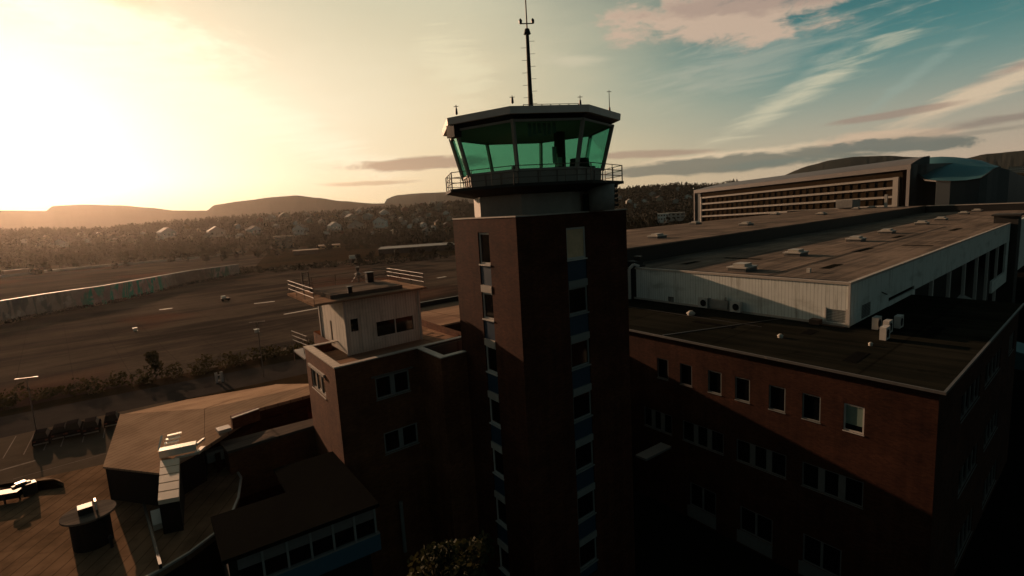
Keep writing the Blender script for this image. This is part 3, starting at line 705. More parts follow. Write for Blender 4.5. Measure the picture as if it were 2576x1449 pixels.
for a, z0 in ((92.4, 8.0), (103.6, 7.0), (115, 6.0), (126, 5.5), (137, 5.0), (148.3, 5.0)):
    MB().box(a-.28, a+.28, HB+.15, HB+.6, GZ, 13.98).build('canopy_post', 'white_paint', Hh)
m = MB(); m.box(157.6, 160.9, HB+.02, HB+.4, 4.8, 14.0).box(142, 157.6, HB+.02, HB+.4, 4.8, 7.3); m.build('end_white_frame', 'white_cladding', Hh)
m = MB(); m.box(161.5, 166.5, HB-1.2, HB+3, GZ, 19.6).box(161, 167.2, HB-1.6, HB+3.4, 19.604, 20.0); m.build('stair_core', 'concrete_dark', Hh)
m = MB(); m.box(168, HA1, HB-.5, HB+.2, 6.0, 18.2); m.build('far_white_wall', 'white_cladding', Hh)
m = MB(); m.box(HA1, HA1+1.5, HB-60, 100, 17.4, 20.2); m.build('end_parapet', 'dark_metal', Hh); m = MB(); m.box(HA1-.1, HA1+1.6, HB-60, 100, 20.204, 20.45); m.build('end_coping', 'coping', Hh)
for a, b, sa, sb in ((70, 24, 5, 1.1), (74, 38, 1.2, 6), (92, 27, 7, 1.1), (101, 22, 1.2, 4), (119, 29, 6, 1.1), (66, 42, 4, 1.1), (140, 24, 8, 1.1)):
    MB().box(a-sa/2, a+sa/2, b-sb/2, b+sb/2, HZ+.003, HZ+.02).build('felt_patch', 'felt_dark', Hh)
m = MB(); m.tube((HA+1.2, 19.5, HZ+.06), (HA+1.2, 45, HZ+.06), .035, 5); m.build('roof_cable', 'dark_metal', Hh)
m = MB(); m.tube((HA+1.2, 27.0, HZ+.06), (150, 27.6, HZ+.06), .035, 5); m.build('roof_cable', 'dark_metal', Hh)
m = MB(); m.box(HA+6, HA+6.4, 24, 24.4, HZ, HZ+.5); m.build('roof_outlet', 'vent_white', Hh)
# raised rear roof
m = MB(); m.box(50.5, HA1-.1, 49.6, 86.0, 8.0, 20.3); m.build('rear_wall', 'dark_metal', Hh)
m = MB(); m.box(50.2, HA1-.1, 49.3, 86.3, 20.304, 20.5); m.build('rear_felt_roof', 'felt_brown', Hh)
# pipe at the far left corner of the hall
p = sk(HA-.6, 46.4, 13.6); m = MB(False); m.tube(p, p+Vector((0, 0, 4.3)), .22, 10); m.tube(p+Vector((0, 0, 4.3)), p+Vector((.5, -.4, 4.9)), .22, 10); m.tube(p+Vector((.5, -.4, 4.9)), p+Vector((1.1, -.9, 4.6)), .22, 10)
tag(m.build('flue_pipe', 'white_paint'), 'pale bent flue pipe at the hall corner beside the tower', 'pipe')
m = MB(); m.box(HA+.2, HA+1.4, 45.9, 47.6, HZ, HZ+.9).box(HA+1.6, HA+2.3, 46.1, 47.2, HZ, HZ+1.5).box(HA-.2, HA+2.4, 45.7, 45.9, HZ, HZ+.3)
tag(m.build('rooftop_machine', 'dark_metal'), 'dark machine on the hall roof corner beside the tower', 'roof machine')
# skylights on the roofs
def skylight(a, b, z, sa, sb, h, label, group):
    t = thing('roof_skylight', label, 'skylight', sk(a, b, z), group)
    m = MB(); m.box(a-sa/2, a+sa/2, b-sb/2, b+sb/2, z+.004, z+h*.45); m.build('kerb', 'roof_edge_dark', t)
    m = MB(); q = [(a-sa/2-.12, b-sb/2-.12), (a+sa/2+.12, b-sb/2-.12), (a+sa/2+.12, b+sb/2+.12), (a-sa/2-.12, b+sb/2+.12)]; m.prism(q, z+h*.45+.003, z+h*.62)
    i = len(m.v); q2 = [(a-sa*.33, b-sb*.33), (a+sa*.33, b-sb*.33), (a+sa*.33, b+sb*.33), (a-sa*.33, b+sb*.33)]
    m.prism(q2, z+h*.62+.002, z+h)
    m.build('lid', 'vent_white', t); return t
ords = ['nearest, at the front edge of', 'second from the front on', 'third from the front on', 'fourth from the front on', 'fifth from the front on', 'sixth from the front on', 'seventh from the front on', 'farthest, eighth from the front on']
for i, (a, b) in enumerate(((61.6, 31.6), (80.8, 32.8), (107.5, 32.8), (128.2, 33.3), (159, 33.9), (179, 33.9), (213.8, 34.8), (232.5, 34.4))):
    skylight(a, b, HZ, 3.0, 2.4, .95, 'low white boxed skylight, '+ords[i]+' the lower brown hall roof', 'skylights on the lower hall roof')
ords = ['nearest the tower, in the front row of', 'second in the front row of', 'third in the front row of', 'fourth in the front row of', 'last in the front row of', 'first in the back row of', 'second in the back row of']
for i, (a, b) in enumerate(((79, 57.6), (118, 59.6), (171.7, 62.2), (215.5, 66), (226, 64), (126.6, 79), (182.6, 81.4))):
    skylight(a, b, 20.5, 3.0, 2.2, .85, 'small white skylight, '+ords[i]+' the raised rear roof', 'skylights on the raised rear roof')
m = MB(); m.box(224, 231, 70.5, 75, 20.504, 21.1).box(223, 232, 69.8, 75.6, 21.1, 24.0)
tag(m.build('ventilation_unit', 'concrete'), 'grey boxy ventilation unit near the far end of the raised roof', 'ventilation unit')
m = MB(); m.box(233, 233.9, 61, 61.9, 20.5, 25.2); tag(m.build('vent_stack', 'vent_white'), 'thin pale stack standing near the far end of raised roof', 'stack')
# air conditioners
def ac(a, b, z, ax, label, group, s=1.0):
    t = thing('air_conditioner', label, 'air conditioner', sk(a, b, z), group)
    W_, D_, H_ = 1.3*s, .55*s, 1.25*s; m = MB(); f = MB(); gr = MB(False)
    if ax == 'a': m.box(a, a+D_, b-W_/2, b+W_/2, z+.02, z+H_); c_ = sk(a-.005, b-.12*s, z+H_*.5); n = Vector((-1, 0, 0)); u = Vector((K, 1, 0)).normalized()
    else: m.box(a-W_/2, a+W_/2, b, b+D_, z+.02, z+H_); c_ = sk(a-.12*s, b-.005, z+H_*.5); n = Vector((0, -1, 0)); u = Vector((1, 0, 0))
    m.build('casing', 'white_paint', t)
    v = Vector((0, 0, 1)); r_ = .42*s; N = 20; f.skew = False
    ci = len(f.v); f.v += [tuple(c_+n*.02+(u*math.cos(2*math.pi*k/N)+v*math.sin(2*math.pi*k/N))*r_) for k in range(N)]; f.f.append(list(range(ci, ci+N))); f.mi.append(0)
    f.build('fan_opening', 'tyre', t)
    for k in range(6): d = u*math.cos(math.pi*k/6)+v*math.sin(math.pi*k/6); gr.tube(c_+n*.05-d*r_, c_+n*.05+d*r_, .012, 4)
    gr.build('fan_grille', 'dark_metal', t)
    return t
ac(HA-.75, 34.3, 13.75, 'a', 'white air conditioner with dark fan, left one on the hall front wall', 'air conditioners on the hall front wall')
ac(HA-.75, 29.9, 13.75, 'a', 'white air conditioner with dark fan, right one on the hall front wall', 'air conditioners on the hall front wall')
m = MB(); m.box(HA-.5, HA-.13, 31.0, 33.5, 13.9, 14.9).box(HA-.4, HA-.13, 33.45, 33.6, 14.8, 15.0).box(HA-.5, HA-.13, 31.3, 31.4, 14.9, 15.3)
tag(m.build('duct_box', 'concrete'), 'grey duct box between the two wall air conditioners', 'duct')
for (a, b), l in zip(((54.4, 13.7), (57.2, 14.2), (60.0, 14.0), (58.2, 15.4)), ('first from the left, nearest the camera', 'second from the left', 'rightmost', 'rearmost by the wall')):
    ac(a, b, 13.62, 'b', 'pale floor-standing air conditioner by the hall corner, '+l, 'air conditioners standing on the dark roof', .95)
m = MB(); m.box(HA-1.1, HA-.13, 20.3, 21.3, 13.65, 14.15).bar((HA-.9, 20.3, 13.75), (HA-.9, 18.0, 13.75), .12, .12)
tag(m.build('pipe_box', 'tile_brown'), 'small rusty box with pipe at the foot of the hall wall', 'pipe box')
p = at(2447, 769, z=7); m = MB(False); m.prism([(p.x-2, p.y-2), (p.x+3, p.y-2.4), (p.x+2.2, p.y+2), (p.x-1, p.y+2)], 5, [6.0, 6.2, 8.6, 8.2]); tag(m.build('tarpaulin_cover', 'concrete'), 'grey pointed cover lying below the hall canopy', 'cover')
m = MB(False); p = at(2570, 900, z=4); m.prism([(p.x-1, p.y-2), (p.x+4, p.y-3), (p.x+5, p.y+2), (p.x, p.y+3)], 2.5, [4.5, 4.5, 5.2, 5.2]); tag(m.build('glass_canopy', 'teal_metal'), 'teal canopy at the right edge beyond the brick wing', 'canopy')
# ================================================================ lower left: metal-roofed buildings
def RZ(pts, z): return [tuple(at(px, py, z=z).xy) for px, py in pts]
A = thing('metal_roofed_lounge', 'low building with folded brown standing seam roof, lower left', 'building', Vector((7, 52, GZ)))
zr = 10.0
TLp, MDp, BLp, BRp, MRp = RZ([(301.6, 1041), (515, 1034), (258, 1171), (400, 1187), (513, 1126)], zr)
S1 = tuple(at(691, 967.5, z=9.1).xy); S2 = tuple(at(470, 1005, z=8.6).xy)
q = Vector(MDp); 
m = MB(False); m.prism([BLp, BRp, MRp, MDp, TLp], zr-.25, [zr-.1, zr-.1, zr, zr+.25, zr-.05]); m.build('main_roof', 'seam_roof', A)
m = MB(False); m.prism([(MDp[0], MDp[1]+.02), S1, S2, (TLp[0]+.02, TLp[1]+.02)], [zr-1.9]*4, [zr+.24, 9.1, 8.6, zr-.1]); m.build('rear_roof', 'seam_roof', A)
P2 = RZ([(650, 1027.5), (783, 992), (800, 965)], zr)
m = MB(False); m.prism([(MRp[0]+.02, MRp[1]), (P2[0][0]-1.5, P2[0][1]-2.2), P2[0], P2[1], P2[2], (S1[0]+.05, S1[1]-.05), (MDp[0]+.02, MDp[1]-.03)], [zr-.3]*5+[8.8, zr-.3], [zr, zr, zr, zr, zr, 9.15, zr+.22]); m.build('side_roof', 'seam_roof', A)
# walls inset under the roof
ins = lambda pts, k: [tuple(Vector(p)+(Vector((sum(q_[0] for q_ in pts)/len(pts), sum(q_[1] for q_ in pts)/len(pts)))-Vector(p))*k) for p in pts]
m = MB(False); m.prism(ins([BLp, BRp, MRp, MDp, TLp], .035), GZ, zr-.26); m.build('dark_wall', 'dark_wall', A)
m = MB(False); m.prism(ins([MDp, S1, S2, TLp], .10), GZ, zr-2.0).prism(ins([MRp, P2[0], P2[1], P2[2], S1, MDp], .12), GZ, zr-1.3); m.build('rear_wall', 'brick', A)
# raised brick box and lower strip roof with brick wall
bx = RZ([(582, 1062), (650, 1040), (650, 1016), (582, 1036)], zr+.2)
m = MB(False); m.prism([tuple(at(583, 1076, z=zr).xy), tuple(at(655, 1052, z=zr).xy), tuple(at(651, 1030, z=zr+1.0).xy), tuple(at(583, 1052, z=zr+1.0).xy)], zr, zr+1.1); m.build('roof_box', 'brick_orange', A)
c4 = [at(583, 1052, z=zr+1.1), at(651, 1028, z=zr+1.1)]
m = MB(False); m.bar(c4[0], c4[1], .25, .08); m.build('box_coping', 'coping', A)
st = [at(552, 1112, z=9.3), at(812, 1046, z=9.3), at(818, 1062, z=9.3), at(572, 1136, z=9.3)]
m = MB(False); m.prism([tuple(p.xy) for p in st][::-1], 9.1, 9.3); m.build('strip_roof', 'felt_brown', A)
m = MB(False); m.prism([tuple((p+Vector((.1, .25, 0))).xy) for p in st][::-1], 5.0, 9.09); m.build('strip_wall', 'brick_orange', A)
m = MB(False); a_, b_ = at(650, 1028, z=zr-.2), at(783, 993, z=zr-.2); m.prism([tuple(a_.xy), tuple(b_.xy), (b_.x+.5, b_.y+.9), (a_.x+.5, a_.y+.9)], 8.0, zr-.32); m.build('fascia_wall', 'brick', A)
m = MB(False); p = at(561, 1080, z=zr+.1); m.box(p.x-.5, p.x+.5, p.y-.7, p.y+.3, zr+.02, zr+.3); tag(m.build('roof_hatch', 'coping'), 'small pale hatch on the metal roof left of the brick box', 'hatch')
for (px, py, sx, l) in ((545, 1136, .8, 'grey louvred box hanging on the wall under the strip roof'), (722, 1098, 1.0, 'grey louvred box on the dark wall beside the brick block')):
    p = at(px, py, z=8.7); m = MB(False); m.box(p.x-sx, p.x+sx, p.y-.3, p.y+.5, 8.0, 8.9)
    for i in range(5): m.box(p.x-sx, p.x+sx, p.y-.36, p.y-.305, 8.05+i*.17, 8.15+i*.17)
    tag(m.build('louvred_box', 'frame_grey'), l, 'vent box')
# bright metal ducting on the roof corner
m = MB(False); m.bar(at(402, 1140, z=zr+.45), at(494, 1121, z=zr+.45), .75, .55); m.bar(at(494, 1119, z=zr+.5), at(513, 1104, z=zr+.5), .18, .18); m.bar(at(440, 1152, z=zr+.05), at(495, 1140, z=zr+.05), .18, .14); m.bar(at(495, 1140, z=zr+.05), at(512, 1125, z=zr+.1), .35, .2)
tag(m.build('ventilation_duct', 'white_metal'), 'shining white ventilation duct along the edge of the metal roof', 'duct')
m = MB(False); p = at(410, 1127, z=zr+.4); q = at(447, 1118, z=zr+.4)
for i in range(4): m.bar(p+Vector((.35*i*.5, .42*i, .28*i*.5)), q+Vector((.35*i*.5, .42*i, .28*i*.5)), .34, .12)
m.bar(p+Vector((-.3, 0, -.2)), p+Vector((.2, 1.5, .4)), .12, .3)
tag(m.build('louvred_vent', 'white_metal'), 'bright louvred vent standing behind the white duct', 'vent')
# stepped white glazing strip
m = MB(False); a0, a1 = at(403, 1158, z=10.3), at(451, 1150, z=10.3); b0, b1 = at(397, 1261, z=9.6), at(450, 1251, z=9.6)
n = 5
for i in range(n):
    t0, t1 = i/n+.012, (i+1)/n-.012
    L = lambda u, v, t: u.lerp(v, t)
    pts = [L(a0, b0, t0), L(a1, b1, t0), L(a1, b1, t1), L(a0, b0, t1)]
    m.prism([tuple(p.xy) for p in pts][::-1], [p.z-.3 for p in pts][::-1], [p.z for p in pts][::-1])
tag(m.build('skylight_strip', 'skylight_tan'), 'pale stepped skylight strip running down from the metal roof', 'skylight')
m = MB(False); c_ = [a0, a1, b1, b0]; m.prism([tuple(ins([tuple(p.xy) for p in c_], .04)[k]) for k in (3, 2, 1, 0)], 5, [b0.z-.32, b1.z-.32, a1.z-.32, a0.z-.32]); m.build('strip_plinth', 'dark_wall', A)
# round pavilion
Rn = thing('round_pavilion', 'wide round-edged low roof with brown metal seams, bottom left', 'building', Vector((-8, 45, GZ)))
rim = [(-60, 60), (-24, 59.3), (-5.7, 58.5), (-4.2, 58.5), (-2, 57.9), (.84, 57.2), (6, 56.5), (9.2, 50), (9.0, 45), (8.0, 41.8), (7.0, 39.6), (5.6, 37.9), (4.0, 36.8), (2.3, 36.1), (.2, 35.6), (-3, 35.2), (-8, 35), (-60, 35)]
m = MB(False); m.prism(rim[::-1], 6.75, 7.2); m.build('round_roof', 'seam_roof_round', Rn)
m = MB(False)
for i in range(6, 16): m.bar((*rim[i], 7.22), (*rim[i+1], 7.22), .16, .14)
m.build('roof_rim', 'coping', Rn)
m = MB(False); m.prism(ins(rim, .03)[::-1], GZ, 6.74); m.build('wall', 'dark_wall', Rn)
m = MB(False); hp = RZ([(60, 1215), (110, 1203), (148, 1207), (160, 1216)], 7.5); 
m.prism([(hp[0][0]-4, hp[0][1]+.3)]+hp+[(hp[3][0]-.6, hp[3][1]+1.6), (hp[0][0]-4, hp[0][1]+2.2)], 7.202, 7.55); m.build('raised_edge', 'seam_roof', Rn)
# capped drum chimney
c_ = at(222, 1287, z=9.4)
Dr = thing('drum_chimney', 'dark round drum chimney with wide disc cap on the round roof', 'chimney', Vector((c_.x, c_.y, 7.2)))
m = MB(False); m.frustum(c_.x, c_.y, 1.06, 7.203, 1.06, 9.26, 32); m.build('drum', 'dark_wall', Dr, False)
m = MB(False); m.frustum(c_.x, c_.y, 1.47, 9.262, 1.47, 9.38, 36); m.build('disc_cap', 'felt_brown', Dr)
m = MB(False); m.box(c_.x-.50, c_.x+.25, c_.y-.3, c_.y+.45, 9.384, 9.82); m.build('top_box', 'dark_metal', Dr)
m = MB(False); m.bar((c_.x+.42, c_.y-.2, 9.72), (c_.x+.42, c_.y+.35, 9.72), .10, .6); m.build('side_plate', 'white_metal', Dr)
m = MB(False); m.frustum(c_.x+.85, c_.y-1.5, .10, 7.203, .10, 7.9, 10).frustum(c_.x+.85, c_.y-1.5, .16, 7.9, .05, 8.05, 10); tag(m.build('vent_pipe', 'dark_metal'), 'thin dark vent pipe in the shadow of the drum chimney', 'pipe')
# rooftop machine at left edge
p0, p1 = at(0, 1252, z=7.8), at(92, 1222, z=7.8)
m = MB(False); m.bar(p0+Vector((-3, 2, -.1)), p0.lerp(p1, .55)+Vector((0, 0, -.1)), .9, .5); m.bar(p0.lerp(p1, .6), p1, .7, .9); m.bar(p0.lerp(p1, .35)+Vector((0, 0, .4)), p0.lerp(p1, .75)+Vector((.2, .3, .4)), .3, .25)
for t in (.1, .5, .9): q = p0.lerp(p1, t); m.tube((q.x, q.y, 7.2), q, .07, 6)
t_ = tag(m.build('rooftop_fan_unit', 'dark_metal'), 'dark rooftop fan unit on legs at the left edge', 'fan unit')
m = MB(False); m.bar(p0.lerp(p1, .45)+Vector((0, 0, .62)), p0.lerp(p1, .58)+Vector((.3, .2, .62)), .4, .12); m.build('pale_cover', 'white_metal', t_); 
# beam with pale end box
b0, b1 = at(362, 1268, z=7.6), at(404, 1425, z=7.6)
m = MB(False); m.bar(b0, b1, .16, .3)
for t in (.08, .5, .92): q = b0.lerp(b1, t); m.tube((q.x, q.y, 7.2), q, .05, 6)
tag(m.build('roof_beam', 'dark_metal'), 'long dark beam lying on the round roof beside the skylight strip', 'beam')
p = at(396, 1300, z=7.9); m = MB(False); m.prism([(p.x-.35, p.y-.45), (p.x+.35, p.y-.45), (p.x+.45, p.y+.5), (p.x-.3, p.y+.6)], 7.202, [7.6, 7.6, 8.2, 8.2]); tag(m.build('end_box', 'white_metal'), 'small pale sloping box at the foot of the skylight strip', 'box')

# ================================================================ blue panelled annex, bottom centre
An = thing('glazed_annex', 'dark flat roofed annex with window band over a blue panel', 'building', Vector((9, 34, GZ)))
f0, f1 = at(590, 1404, z=9), at(945, 1272, z=9); f0 = f0+(f0-f1)*.04
dr = (f1-f0).normalized(); nr = Vector((-dr.y, dr.x, 0))      # away from camera
if nr.dot(f1) < 0: nr = -nr
L = (f1-f0).length
def an(u, v, z): q = f0+dr*u+nr*v; return (q.x, q.y, z)
def anbox(m, u0, u1, v0, v1, z0, z1):
    i = len(m.v)
    for z in (z0, z1):
        for u, v in ((u0, v0), (u1, v0), (u1, v1), (u0, v1)): m.v.append(an(u, v, z))
    for q_ in ((3, 2, 1, 0), (4, 5, 6, 7), (0, 1, 5, 4), (1, 2, 6, 5), (2, 3, 7, 6), (3, 0, 4, 7)): m.f.append([i+k for k in q_]); m.mi.append(m.cur)
m = MB(False); anbox(m, -.3, L+.15, -.3, 5.2, 9.0, 9.25); anbox(m, L*.5, L+.15, 5.2, 9.5, 9.0, 9.25); m.build('flat_roof', 'felt_black', An)
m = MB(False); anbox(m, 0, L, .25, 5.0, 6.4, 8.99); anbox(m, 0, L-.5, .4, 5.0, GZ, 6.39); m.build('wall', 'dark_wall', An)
pw = 1.32
U = [L-.05-pw*k for k in range(7)]
for k in range(6):
    u1, u0 = U[k], U[k+1]
    m = MB(False); anbox(m, u1-.12, u1, .0, .24, 7.15, 8.98); m.build('mullion', 'frame_grey', An)
    m = MB(False); anbox(m, u0+.0, u1-.121, .12, .16, 7.2, 8.15); m.build('window_pane', 'glass_dark', An)
    m = MB(False); anbox(m, u0+.0, u1-.121, .08, .2, 8.152, 8.97); m.build('transom_panel', 'frame_dim', An)
m = MB(False); anbox(m, U[-1], L+.1, -.02, .24, 5.95, 7.05); m.build('blue_band', 'blue_panel_low', An)
m = MB(False); anbox(m, U[-1], L+.1, -.06, .24, 7.051, 7.14); m.build('window_sill', 'frame_grey', An)
p = at(1008, 1262, y=37.0); m = MB(False); m.tube((p.x, p.y, p.z-4.4), tuple(p), .16, 8); tag(m.build('downpipe', 'frame_grey'), 'pale downpipe on the dark wall left of the tower foot', 'pipe')

# ================================================================ airfield things
gp = [(-40, 272), (-18.5, 283.6), (-3.3, 299), (16.5, 309), (36, 334), (61.1, 366), (94.7, 393.3)]
gh = [8.4, 8.4, 8.2, 8.2, 7.8, 7.4, 6.6]
Gw = thing('graffiti_wall', 'long wall covered in graffiti with pale top edge beside the apron', 'wall', Vector((20, 310, GZ)))
m = MB(False); c_ = MB(False)
for i in range(len(gp)-1):
    a, b = Vector(gp[i]), Vector(gp[i+1]); n = (b-a).normalized(); n = Vector((-n.y, n.x))
    if n.dot(a) < 0: n = -n
    q = [tuple(a), tuple(b), tuple(b+n*1.2), tuple(a+n*1.2)]; za, zb = GZ+gh[i], GZ+gh[i+1]
    m.prism(q, GZ, [za, zb, zb, za]); c_.prism([tuple(a-n*.1), tuple(b-n*.1), tuple(b+n*1.4), tuple(a+n*1.4)], [za+.02, zb+.02, zb+.02, za+.02], [za+.4, zb+.4, zb+.4, za+.4])
m.build('painted_face', 'graffiti', Gw); c_.build('coping', 'coping', Gw)
m = MB(False); fw_ = [(-120, 560), (-36, 628), (4, 655), (68, 660), (120, 664), (150, 690), (183, 715)]
for i in range(len(fw_)-1): m.bar((*fw_[i], GZ+1.2), (*fw_[i+1], GZ+1.2), 1.0, 2.4)
tag(m.build('perimeter_wall', 'coping'), 'long thin pale perimeter wall on the far side of the airfield', 'wall')
m = MB(False); q = at(60, 692, z=GZ); m.prism([(q.x-12, q.y-6), (q.x+14, q.y+2), (q.x+12, q.y+8), (q.x-14, q.y)], GZ, GZ+5.5); tag(m.build('flat_shed', 'wall_beige'), 'low pale shed before the far perimeter wall at left', 'shed')
def boxbuild(name, label, cat, px, py, wpx, hpx, m_, roofm='tile_pale', depth=None, rot=0.0, wins=0, group=None, z0=GZ, dist=None):
    """free-standing far building sized from its distance"""
    p = at(px, py, z=z0) if dist is None else at(px, py, d=dist); dd = (p-Vector((0, 0, H))).dot(fw)
    wd, ht = wpx*dd/F, hpx*dd/F; dp = depth or wd*.7; z0 = p.z
    t = thing(name, label, cat, p, group)
    vd_ = Vector((p.x, p.y, 0)).normalized(); rt = Vector((vd_.y, -vd_.x, 0)); c, s = math.cos(rot), math.sin(rot)
    U_ = rt*c+vd_*s; V_ = vd_*c-rt*s
    def g(u, v): q = p+U_*u+V_*v; return (q.x, q.y)
    m = MB(False); m.prism([g(-wd/2, 0), g(wd/2, 0), g(wd/2, dp), g(-wd/2, dp)], z0-2, z0+ht); m.build('wall', m_, t)
    m = MB(False); m.prism([g(-wd/2-.3, -.3), g(wd/2+.3, -.3), g(wd/2+.3, dp+.3), g(-wd/2-.3, dp+.3)], z0+ht+.01, z0+ht+.5); m.build('roof', roofm, t)
    nf = max(1, int(ht/3.6))
    if wins:
        for j in range(nf):
            for i in range(wins):
                u = -wd/2+wd*(i+.5)/wins; z = z0+ht*(j+.35)/nf; ww = wd/wins*.28; m = MB(False)
                i0 = [(*g(u-ww, -.05), z), (*g(u+ww, -.05), z), (*g(u+ww, -.05), z+ht/nf*.4), (*g(u-ww, -.05), z+ht/nf*.4)]; m.face(i0); m.build('window', 'glass_dark', t)
    return t
boxbuild('gate_building', 'beige flat-topped building standing beyond the airfield, left of centre', 'building', 716, 627, 46, 32, 'wall_beige', 'wall_beige', wins=3)
m_t = boxbuild('long_shed', 'long dark-roofed shed at the far edge of the apron left of the tower', 'shed', 1050, 634, 190, 12, 'tile_dark', 'roof_edge_dark', depth=40)
boxbuild('far_hut', 'small brown hut in front of the beige gate building', 'hut', 770, 640, 60, 10, 'tile_brown', 'wall_beige')
boxbuild('low_terrace', 'long low row of small brown buildings right of the gate building', 'building', 820, 626, 70, 8, 'wall_ochre', 'wall_beige', wins=6)
# lorry
def lorry(px, py, s=1.0):
    p = at(px, py, z=GZ); t = thing('delivery_van', 'white box van parked at the far edge of the apron', 'van', p)
    m = MB(False); m.box(p.x-3.4, p.x+1.6, p.y-1.1, p.y+1.1, GZ+.7, GZ+3.6); m.build('cargo_box', 'car_white', t)
    m = MB(False); m.prism([(p.x+1.7, p.y-1.05), (p.x+3.5, p.y-1.05), (p.x+3.5, p.y+1.05), (p.x+1.7, p.y+1.05)], GZ+.5, [GZ+2.7, GZ+1.9, GZ+1.9, GZ+2.7]); m.build('driver_cab', 'car_white', t)
    for x in (-2.4, 2.6):
        for y in (-1.0, 1.0): m = MB(False); m.tube((p.x+x, p.y+y-.12, GZ+.45), (p.x+x, p.y+y+.12, GZ+.45), .45, 14); m.build('wheel', 'tyre', t)
lorry(890, 653)
# parked cars
def car():
    t = thing('parked_car', 'car', 'car', Vector((0, 0, 0)), 'dark cars parked in a row in the car park')
    m = MB(False); prof = [(-2.25, .35), (-2.25, .95), (-2.0, 1.05), (1.2, 1.0), (2.15, .82), (2.25, .35)]
    def loft(m, prof, w0, w1):
        zmin = min(p[1] for p in prof); zmax = max(p[1] for p in prof)
        wv = lambda z: w0+(w1-w0)*(z-zmin)/(zmax-zmin); n = len(prof)
        lo = [m.P((-wv(z), y, z)) for y, z in prof]; hi = [m.P((wv(z), y, z)) for y, z in prof]
        m.f.append(lo[::-1]); m.f.append(hi); m.mi += [0, 0]
        for k in range(n): m.f.append([lo[k], lo[(k+1) % n], hi[(k+1) % n], hi[k]]); m.mi.append(0)
    loft(m, prof, .92, .86); m.build('body', 'car_dark', t)
    m = MB(False); loft(m, [(-2.05, 1.0), (-1.75, 1.6), (.3, 1.62), (1.1, 1.0)], .80, .62); g = m.build('cabin', 'car_window', t)
    m = MB(False); m.box(-.62, .62, -1.72, .28, 1.6, 1.66); m.build('roof', 'car_dark', t)
    for x in (-.84, .84):
        for y in (-1.4, 1.4): m = MB(False); m.tube((x-.1, y, .34), (x+.1, y, .34), .34, 16); m.build('wheel', 'tyre', t)
    for x in (-.65, .65): m = MB(False); m.box(x-.16, x+.16, -2.27, -2.252, .7, .88); m.build('tail_light', 'wall_red', t)
    m = MB(False); m.box(-.8, .8, -2.32, -2.252, .36, .5); m.build('bumper', 'frame_grey', t)
    return t
c0 = car(); cars = [c0]+[copy_tree(c0) for _ in range(4)]
cl = ['leftmost dark car of the row in the car park', 'second dark car from the left in the car park', 'third dark car from the left in the car park', 'fourth dark car from the left in the car park', 'dark car half hidden behind the metal roof edge in the car park']
for (x, y, s_), c_, l in zip(((-4.9, 110.5, 1.12), (-2.7, 111.3, 1.12), (-1.0, 111.0, 1.2), (1.25, 109.9, 1.2), (4.0, 111.2, 1.12)), cars, cl):
    c_.location = (x, y, GZ+.012); c_.rotation_euler = (0, 0, R(-6)); c_.scale = (s_, s_, s_*1.12); c_['label'] = l
# lamp posts and small items
def lamp(px, py, ph, label, m_='rail_metal'):
    p = at(px, py, z=GZ); t = thing('lamp_post', label, 'lamp post', p, None)
    m = MB(False); m.tube(p, p+Vector((0, 0, ph)), .11, 8, .06); m.build('pole', m_, t)
    m = MB(False); m.bar(p+Vector((-.9, .4, ph)), p+Vector((.9, -.4, ph)), .1, .08); m.build('arm', m_, t)
    for s_ in (-1, 1): m = MB(False); q = p+Vector((-.9*s_, .4*s_, ph)); m.bar(q, q+Vector((-.5*s_, .2*s_, -.02)), .2, .12); m.build('lamp_head', 'rail_metal', t)
lamp(664, 948, 12, 'tall thin double-headed lamp post beside the road left of the brick block')
lamp(95, 1100, 10, 'thin lamp post at the left end of the row of cars')
p = at(553, 962, z=GZ); m = MB(False); m.box(p.x-.75, p.x-.25, p.y, p.y+.12, GZ, GZ+2.2).box(p.x+.25, p.x+.75, p.y, p.y+.12, GZ, GZ+2.2).box(p.x-.25, p.x+.25, p.y+.02, p.y+.1, GZ+1.5, GZ+1.7).box(p.x-.25, p.x+.25, p.y+.02, p.y+.1, GZ+.3, GZ+.5)
tag(m.build('road_barrier', 'white_paint'), 'small white twin-post barrier standing by the access road', 'barrier')
p = at(567, 757, z=GZ); t = thing('tow_tractor', 'small dark vehicle alone on the middle of the apron', 'vehicle', p)
m = MB(False); m.box(p.x-1.8, p.x+1.8, p.y-1, p.y+1, GZ+.4, GZ+1.3); m.build('body', 'tile_brown', t); m = MB(False); m.box(p.x-1.4, p.x+.2, p.y-.9, p.y+.9, GZ+1.3, GZ+2.3); m.build('cabin', 'car_white', t)
for x in (-1.1, 1.1):
    for y in (-.9, .9): m = MB(False); m.tube((p.x+x, p.y+y-.12, GZ+.4), (p.x+x, p.y+y+.12, GZ+.4), .4, 12); m.build('wheel', 'tyre', t)
for (px, py), l in (((340, 832), 'tiny white marker box alone on the apron, nearest the graffiti wall side'), ((646, 836), 'tiny white marker box on the apron in line with the lamp post')):
    p = at(px, py, z=GZ); m = MB(False); m.box(p.x-.5, p.x+.5, p.y-.5, p.y+.5, GZ, GZ+.9).box(p.x-.7, p.x+.7, p.y-.7, p.y+.7, GZ+.9, GZ+1.0); tag(m.build('marker_box', 'car_white'), l, 'marker')

